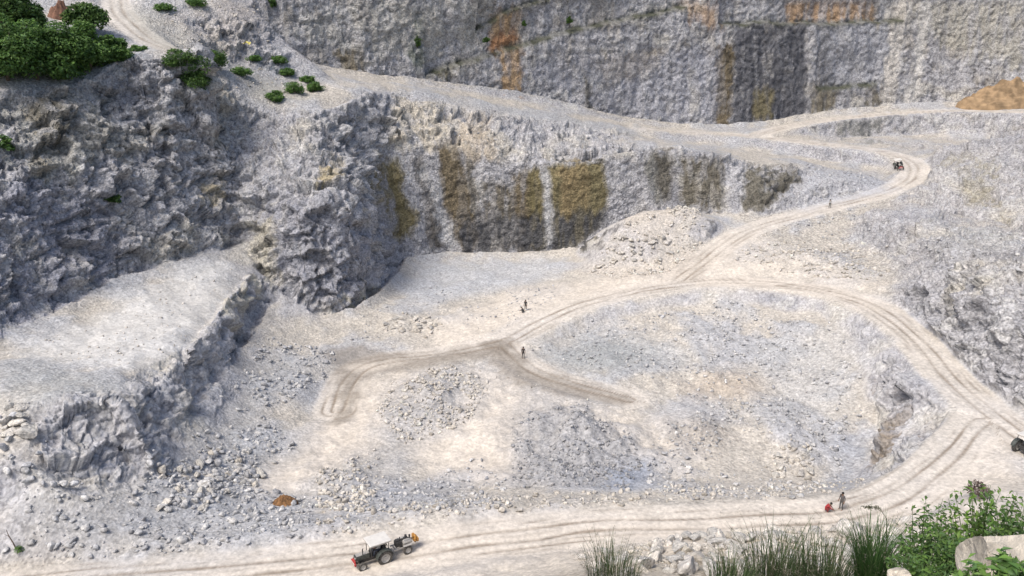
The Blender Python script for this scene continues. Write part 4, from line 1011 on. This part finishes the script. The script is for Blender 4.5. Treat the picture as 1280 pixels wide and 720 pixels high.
def tractor(name, loc, rz, label, tilt=(0, 0)):
    t = empty(name, loc, rz, tilt); tag(t, label, 'tractor', 'quarry tractors')
    for s_ in (-1, 1):
        wheel(t, -.85, s_ * .72, .66, .36); wheel(t, 1.15, s_ * .62, .38, .22)
        fe = Geo()
        for k in range(9):
            a = R(15 + 150 * k / 8); fe.box((-.85 + .76 * math.cos(a), s_ * .74, .66 + .76 * math.sin(a)), (.05, .44, .28), Matrix.Rotation(-a, 3, 'Y'))
        fe.build('fender', M_BODY, t)
    ch = Geo().box((.15, 0, .62), (2.3, .38, .34)).box((-.75, 0, .72), (.7, .55, .5)).tube([(-.85, -.72, .66), (-.85, .72, .66)], .1, 10).tube([(1.15, -.6, .40), (1.15, .6, .40)], .06, 8)
    ch.build('chassis', M_DARK, t, bevel=.02)
    hd = Geo().box((.95, 0, 1.02), (1.25, .52, .46)).build('hood', M_BODY, t, bevel=.06)
    Geo().box((.93, 0, 1.262), (1.15, .44, .03)).build('hood_top', M_PALE, hd, bevel=.01)
    Geo().box((1.60, 0, 1.0), (.06, .46, .42)).build('grille', M_DARK, t, bevel=.01)
    Geo().box((1.72, 0, .62), (.14, .95, .26)).box((1.66, 0, .82), (.08, .6, .2)).build('front_bumper', M_RED, t, bevel=.03)
    Geo().box((1.80, 0, .66), (.03, .7, .10)).build('bumper_highlight', M_WHITE, t)  # white strip painted in as the highlight on the red bumper
    for s_ in (-1, 1): Geo().lathe([(.001, .07), (.07, .06), (.08, 0), (.06, -.05)], 12, 'x', (1.62, s_ * .18, 1.12)).build('headlight', M_PALE, t)
    Geo().tube([(.95, .2, 1.22), (.95, .2, 1.75), (.9, .2, 1.88)], [.04, .05, .04], 8).build('exhaust_pipe', M_DARK, t)
    Geo().box((-.65, 0, 1.02), (.5, .5, .1)).box((-.9, 0, 1.26), (.1, .5, .45)).build('seat', M_DARK, t, bevel=.03)
    Geo().tube([(.25, 0, 1.15), (-.05, 0, 1.42)], .025, 6).tube([(-.05 + .10 * math.cos(a), .2 * math.sin(a), 1.42 + .16 * math.cos(a)) for a in [2 * math.pi * k / 14 for k in range(15)]], .016, 6, False).build('steering_wheel', M_DARK, t)
    for x in (.3, -1.25):
        for s_ in (-1, 1): Geo().tube([(x, s_ * .62, .95), (x - .03, s_ * .62, 2.12)], .035, 6).build('post', M_DARK, t)
    cn = Geo().box((-.5, 0, 2.17), (1.95, 1.55, .10)).build('canopy', M_WHITE, t, bevel=.04)
    Geo().box((-.5, 0, 2.10), (1.97, 1.57, .07)).build('canopy_edge', M_PALE, cn)
    Geo().box((.2, .0, .98), (.12, .5, .5)).build('dashboard', M_DARK, t)
    return t
def heading(a, b):
    p_, q_ = hit(*a), hit(*b); return math.atan2(q_[1] - p_[1], q_[0] - p_[0])
rz = heading((490, 694), (440, 707)) + R(9)
base = hit(466, 703)
def level(x, y, hz, l=1.0):                               # pitch and roll of the ground under a vehicle
    c_, s_ = math.cos(hz), math.sin(hz); f = gz(x + c_ * l, y + s_ * l) - gz(x - c_ * l, y - s_ * l); g_ = gz(x - s_ * .7, y + c_ * .7) - gz(x + s_ * .7, y - c_ * .7)
    return math.atan2(g_, 1.4), -math.atan2(f, 2 * l)
tz = max(gz(base[0] + a, base[1] + b) for a in (-1, 0, 1) for b in (-.6, 0, .6))
VS = .91
T1 = tractor('tractor', (base[0], base[1], gz(base[0], base[1]) + .0), rz, 'dark tractor with a white canopy and red front bumper on the near road', level(base[0], base[1], rz)); T1.scale = (VS, VS, VS)
# the machine it tows
ct = Vector((base[0], base[1], 0)) - Vector((math.cos(rz), math.sin(rz), 0)) * 2.95 * VS
A = empty('compressor_trailer', (ct.x, ct.y, gz(ct.x, ct.y)), rz); A.scale = (VS, VS, VS); tag(A, 'towed compressor with an orange rear end behind the near tractor', 'trailer')
for s_ in (-1, 1): wheel(A, -.1, s_ * .62, .40, .20)
Geo().box((0, .4, .62), (2.2, .08, .12)).box((0, -.4, .62), (2.2, .08, .12)).box((.9, 0, .62), (.1, .8, .1)).box((-1.05, 0, .62), (.1, .8, .1)).tube([(1.1, 0, .6), (1.75, 0, .58)], .05, 8).tube([(-.1, -.6, .40), (-.1, .6, .40)], .05, 8).box((-.1, 0, .5), (.2, .7, .2)).build('chassis', M_PALE, A)
Geo().box((.55, 0, .96), (.55, .5, .5)).box((.6, 0, 1.27), (.35, .3, .16)).tube([(.4, .12, 1.2), (.4, .12, 1.62)], .045, 8).build('engine', M_DARK, A, bevel=.03)
Geo().lathe([(.001, -.45), (.2, -.42), (.24, -.3), (.24, .3), (.2, .42), (.001, .45)], 18, 'x', (-.25, .16, .95)).build('air_tank', M_PALE, A, smooth=True)
Geo().box((-.3, -.22, .92), (.4, .3, .42)).tube([(-.3, -.22, 1.1), (-.3, -.22, 1.38)], .11, 10).tube([(-.62, -.1, 1.0), (-.62, -.1, 1.36)], .09, 10).build('compressor_head', M_DARK, A, bevel=.02)
Geo().tube([(.3, .3, 1.3), (0, .3, 1.46), (-.4, .3, 1.36), (-.7, .25, 1.2)], .035, 6).build('hose', M_DARK, A)
for s_ in (-1, 1): Geo().box((-.1, s_ * .64, .90), (.8, .24, .04)).build('mudguard', M_PALE, A)
fl = Geo().lathe([(.10, -.05), (.36, -.07), (.40, -.05), (.40, .05), (.36, .07), (.10, .05)], 22, 'x', (-1.0, 0, 1.0)).build('flywheel', M_ORANGE, A)
for k in range(4):
    a = math.pi * k / 4; Geo().box((-1.0, 0, 1.0), (.05, .7, .06), Matrix.Rotation(a, 3, 'X')).build('spoke', M_DARK, fl)
Geo().box((-1.22, 0, .86), (.22, .7, .34)).build('rear_box', M_ORANGE, A, bevel=.03)
def second_tractor(px, py, rz, label):
    b_ = hit(px, py); t = copy_tree(T1); t.location = (b_[0], b_[1], gz(b_[0], b_[1])); rx_, ry_ = level(b_[0], b_[1], rz); t.rotation_euler = (rx_, ry_, rz); t['label'] = label; return t
T2 = second_tractor(1124, 211, R(-100), 'small far tractor on the bend of the upper road')
T3 = second_tractor(1284, 566, R(25), 'dark tractor cut off by the right edge of the photo on the ring road')

# ------------------------------------------------------------------ people
def cloth(name, c): return simple_material(name, c, .9, 0, .2, 9)
SKIN = cloth('skin', (.22, .13, .085)); HAIR = cloth('black_hair', (.02, .018, .016))
def person(loc, rz, label, joints, top, low, hat=None):
    """joints: a pose as named points in metres, facing +x; one continuous skinned body, coloured as clothes and skin."""
    J = joints
    V, E, Rr, part = [], [], [], []
    def add(p_, r_, pa, tag_):
        V.append(p_); Rr.append(r_); part.append(tag_)
        if pa is not None: E.append((pa, len(V) - 1))
        return len(V) - 1
    pel = add(J['pelvis'], .125, None, 1); ab = add(J['waist'], .12, pel, 0); chs = add(J['chest'], .135, ab, 0); nk = add(J['neck'], .055, chs, 2); hd0 = add(J['chin'], .075, nk, 2); hd1 = add(J['brow'], .10, hd0, 2); add(J['crown'], .07, hd1, 2)
    for s_, nm_ in ((1, 'l'), (-1, 'r')):
        sh_ = add(J['shoulder_' + nm_], .07, chs, 0); el = add(J['elbow_' + nm_], .05, sh_, 0); wr = add(J['wrist_' + nm_], .033, el, 2)
        fw = (Vector(J['wrist_' + nm_]) - Vector(J['elbow_' + nm_])).normalized(); sd = fw.cross(Vector((0, 0, 1))); sd = sd.normalized() if sd.length > .1 else Vector((1, 0, 0))
        palm = add(tuple(Vector(J['wrist_' + nm_]) + fw * .07), .036, wr, 2)
        for k, ln in enumerate((.075, .085, .08, .06)):
            b0 = Vector(V[palm]) + sd * (.03 - .02 * k) + fw * .03
            m1 = add(tuple(b0), .011, palm, 2); m2 = add(tuple(b0 + fw * ln * .5), .010, m1, 2); add(tuple(b0 + fw * ln * .9 - Vector((0, 0, .015))), .008, m2, 2)
        th = add(tuple(Vector(J['wrist_' + nm_]) + fw * .04 + sd * .035), .012, palm, 2); add(tuple(Vector(V[th]) + fw * .045 + sd * .025), .009, th, 2)
        hp = add(J['hip_' + nm_], .09, pel, 1); kn = add(J['knee_' + nm_], .062, hp, 1); an_ = add(J['ankle_' + nm_], .042, kn, 1); tt = Vector(J['ankle_' + nm_]); f_ = Vector(J.get('toe_dir', (1, 0, 0))); add(tuple(tt + f_ * .10 + Vector((0, 0, -.045))), .036, an_, 2); add(tuple(tt + f_ * .18 + Vector((0, 0, -.055))), .025, len(V) - 1, 2)
    me = bpy.data.meshes.new('body'); me.from_pydata(V, E, []); o = bpy.data.objects.new('body', me); C.objects.link(o)
    o.modifiers.new('skin', 'SKIN'); sub = o.modifiers.new('sub', 'SUBSURF'); sub.levels = sub.render_levels = 2
    for k, sv in enumerate(me.skin_vertices[0].data): sv.radius = (Rr[k], Rr[k]); sv.use_root = (k == 0)
    dg = bpy.context.evaluated_depsgraph_get(); ev = bpy.data.meshes.new_from_object(o.evaluated_get(dg)); bpy.data.objects.remove(o)
    ev.materials.clear()
    for m_ in (top, low, SKIN): ev.materials.append(m_)
    cen = np.array([q.center[:] for q in ev.polygons]); VV = np.array(V); seg = np.array(E)
    a_, b_ = VV[seg[:, 0]], VV[seg[:, 1]]; ab_ = b_ - a_
    t_ = np.clip(((cen[:, None] - a_) * ab_).sum(-1) / ((ab_ ** 2).sum(-1) + 1e-9), 0, 1); dd_ = np.linalg.norm(cen[:, None] - a_ - t_[..., None] * ab_, axis=-1)
    e_ = dd_.argmin(1); which = np.where(t_[np.arange(len(cen)), e_] > .6, seg[e_, 1], seg[e_, 0]); ev.polygons.foreach_set('material_index', np.array(part)[which].astype(np.int32)); ev.polygons.foreach_set('use_smooth', [True] * len(ev.polygons)); ev.update()
    root = empty('person', loc, rz); tag(root, label, 'person'); bo = obj('body', ev, root)
    br_ = Vector(J['brow']); cr_ = Vector(J['crown']); ax_ = (cr_ - Vector(J['chin'])).normalized(); fwd = Vector(J.get('face', (1, 0, 0)))
    g = Geo(); n_ = 14
    for j in range(6):
        th_ = math.pi * .55 * j / 5
        for i in range(n_):
            a = 2 * math.pi * i / n_; sx = ax_.orthogonal().normalized(); sy = ax_.cross(sx)
            g.v.append(tuple(br_ - fwd * .015 + ax_ * (.135 * math.cos(th_)) + (sx * math.cos(a) + sy * math.sin(a)) * .113 * math.sin(th_) + ax_ * .01))
    g.f = [(j * n_ + i, j * n_ + (i + 1) % n_, (j + 1) * n_ + (i + 1) % n_, (j + 1) * n_ + i) for j in range(5) for i in range(n_)]
    g.build('hair' if not hat else 'cap', hat or HAIR, root, smooth=True)
    fc_ = Geo().box(tuple(br_ + fwd * .10 - ax_ * .03), (.035, .03, .045)); side = fwd.cross(ax_)
    fc_.build('nose', SKIN, root)
    for s_ in (-1, 1):
        Geo().box(tuple(br_ + fwd * .093 + side * .036 * s_ + ax_ * .005), (.012, .022, .012)).build('eye', HAIR, root)
        Geo().box(tuple(br_ + side * .103 * s_ - ax_ * .02), (.04, .02, .055)).build('ear', SKIN, root)
    Geo().box(tuple(br_ + fwd * .088 - ax_ * .075), (.012, .045, .010)).build('mouth', cloth('lips', (.16, .07, .06)), root)
    return root
STAND = dict(pelvis=(0, 0, .93), waist=(0, 0, 1.08), chest=(0, 0, 1.30), neck=(.01, 0, 1.48), chin=(.03, 0, 1.55), brow=(.03, 0, 1.63), crown=(.02, 0, 1.70),
  shoulder_l=(0, .19, 1.40), elbow_l=(-.02, .26, 1.14), wrist_l=(.06, .27, .90), shoulder_r=(0, -.19, 1.40), elbow_r=(-.02, -.26, 1.14), wrist_r=(.10, -.25, .92),
  hip_l=(0, .10, .88), knee_l=(.04, .12, .48), ankle_l=(0, .15, .08), hip_r=(0, -.10, .88), knee_r=(.02, -.12, .48), ankle_r=(-.03, -.16, .08))
BEND = dict(STAND, pelvis=(-.12, 0, .88), waist=(0, 0, 1.0), chest=(.16, 0, 1.16), neck=(.32, 0, 1.27), chin=(.38, 0, 1.29), brow=(.43, 0, 1.34), crown=(.46, 0, 1.40), shoulder_l=(.22, .19, 1.22), elbow_l=(.34, .22, .97), wrist_l=(.48, .16, .78), shoulder_r=(.22, -.19, 1.22), elbow_r=(.34, -.22, .97), wrist_r=(.48, -.16, .78), hip_l=(-.12, .10, .84), knee_l=(.04, .13, .47), hip_r=(-.12, -.10, .84), knee_r=(.02, -.13, .47))
CROUCH = dict(pelvis=(-.12, 0, .26), waist=(-.06, 0, .40), chest=(.10, 0, .58), neck=(.22, 0, .72), chin=(.27, 0, .76), brow=(.31, 0, .82), crown=(.32, 0, .89), shoulder_l=(.13, .19, .66), elbow_l=(.32, .22, .46), wrist_l=(.50, .14, .30), shoulder_r=(.13, -.19, .66), elbow_r=(.32, -.22, .46), wrist_r=(.52, -.12, .32), hip_l=(-.10, .10, .24), knee_l=(.26, .17, .44), ankle_l=(.02, .15, .08), hip_r=(-.10, -.10, .24), knee_r=(.26, -.17, .44), ankle_r=(.02, -.15, .08))
SIT = dict(pelvis=(-.1, 0, .10), waist=(-.1, 0, .25), chest=(-.06, 0, .47), neck=(-.02, 0, .65), chin=(.01, 0, .71), brow=(.02, 0, .79), crown=(.01, 0, .86), shoulder_l=(-.05, .19, .57), elbow_l=(.12, .25, .36), wrist_l=(.36, .16, .42), shoulder_r=(-.05, -.19, .57), elbow_r=(.12, -.25, .36), wrist_r=(.36, -.16, .42), hip_l=(-.08, .10, .08), knee_l=(.36, .16, .12), ankle_l=(.45, .16, -.30), hip_r=(-.08, -.10, .08), knee_r=(.36, -.16, .12), ankle_r=(.45, -.16, -.30))
person(at(1051, 637, 0), R(-150), 'standing person in grey shirt and dark trousers on the near road', STAND, cloth('grey_shirt', (.12, .11, .11)), cloth('grey_trousers', (.10, .095, .09)))
person(at(1033, 639, 0), R(-20), 'crouching person in red clothes beside the near road', CROUCH, cloth('red_shirt', (.36, .03, .035)), cloth('dark_red_trousers', (.20, .03, .03)))
person(at(657, 388, 0), R(-120), 'standing person in dark clothes above the road fork', STAND, cloth('black_shirt', (.03, .03, .032)), cloth('dark_trousers', (.06, .055, .05)))
person(at(654, 391, 0), R(160), 'crouching person in dark grey clothes in front of the standing one above the fork', CROUCH, cloth('charcoal_shirt', (.05, .047, .045)), cloth('charcoal_trousers', (.05, .05, .05)))
person(at(654, 448, 0), R(-70), 'small standing person in dark clothes inside the ring beside the muddy spur', STAND, cloth('brown_shirt', (.07, .055, .05)), cloth('black_trousers', (.04, .04, .042)))
person(at(1037, 260, 0), R(-90), 'tiny standing person in a pale shirt at the edge of the climbing road', STAND, cloth('pale_shirt', (.42, .41, .39)), cloth('grey_green_trousers', (.09, .10, .09)))
s0 = Vector((base[0], base[1], gz(base[0], base[1]))) + Matrix.Rotation(rz, 3, 'Z') @ Vector((-.55 * VS, 0, 1.06 * VS))
person(s0, rz, 'driver in a pale shirt seated under the canopy of the near tractor', SIT, cloth('white_shirt', (.50, .49, .46)), cloth('blue_trousers', (.06, .07, .10)))
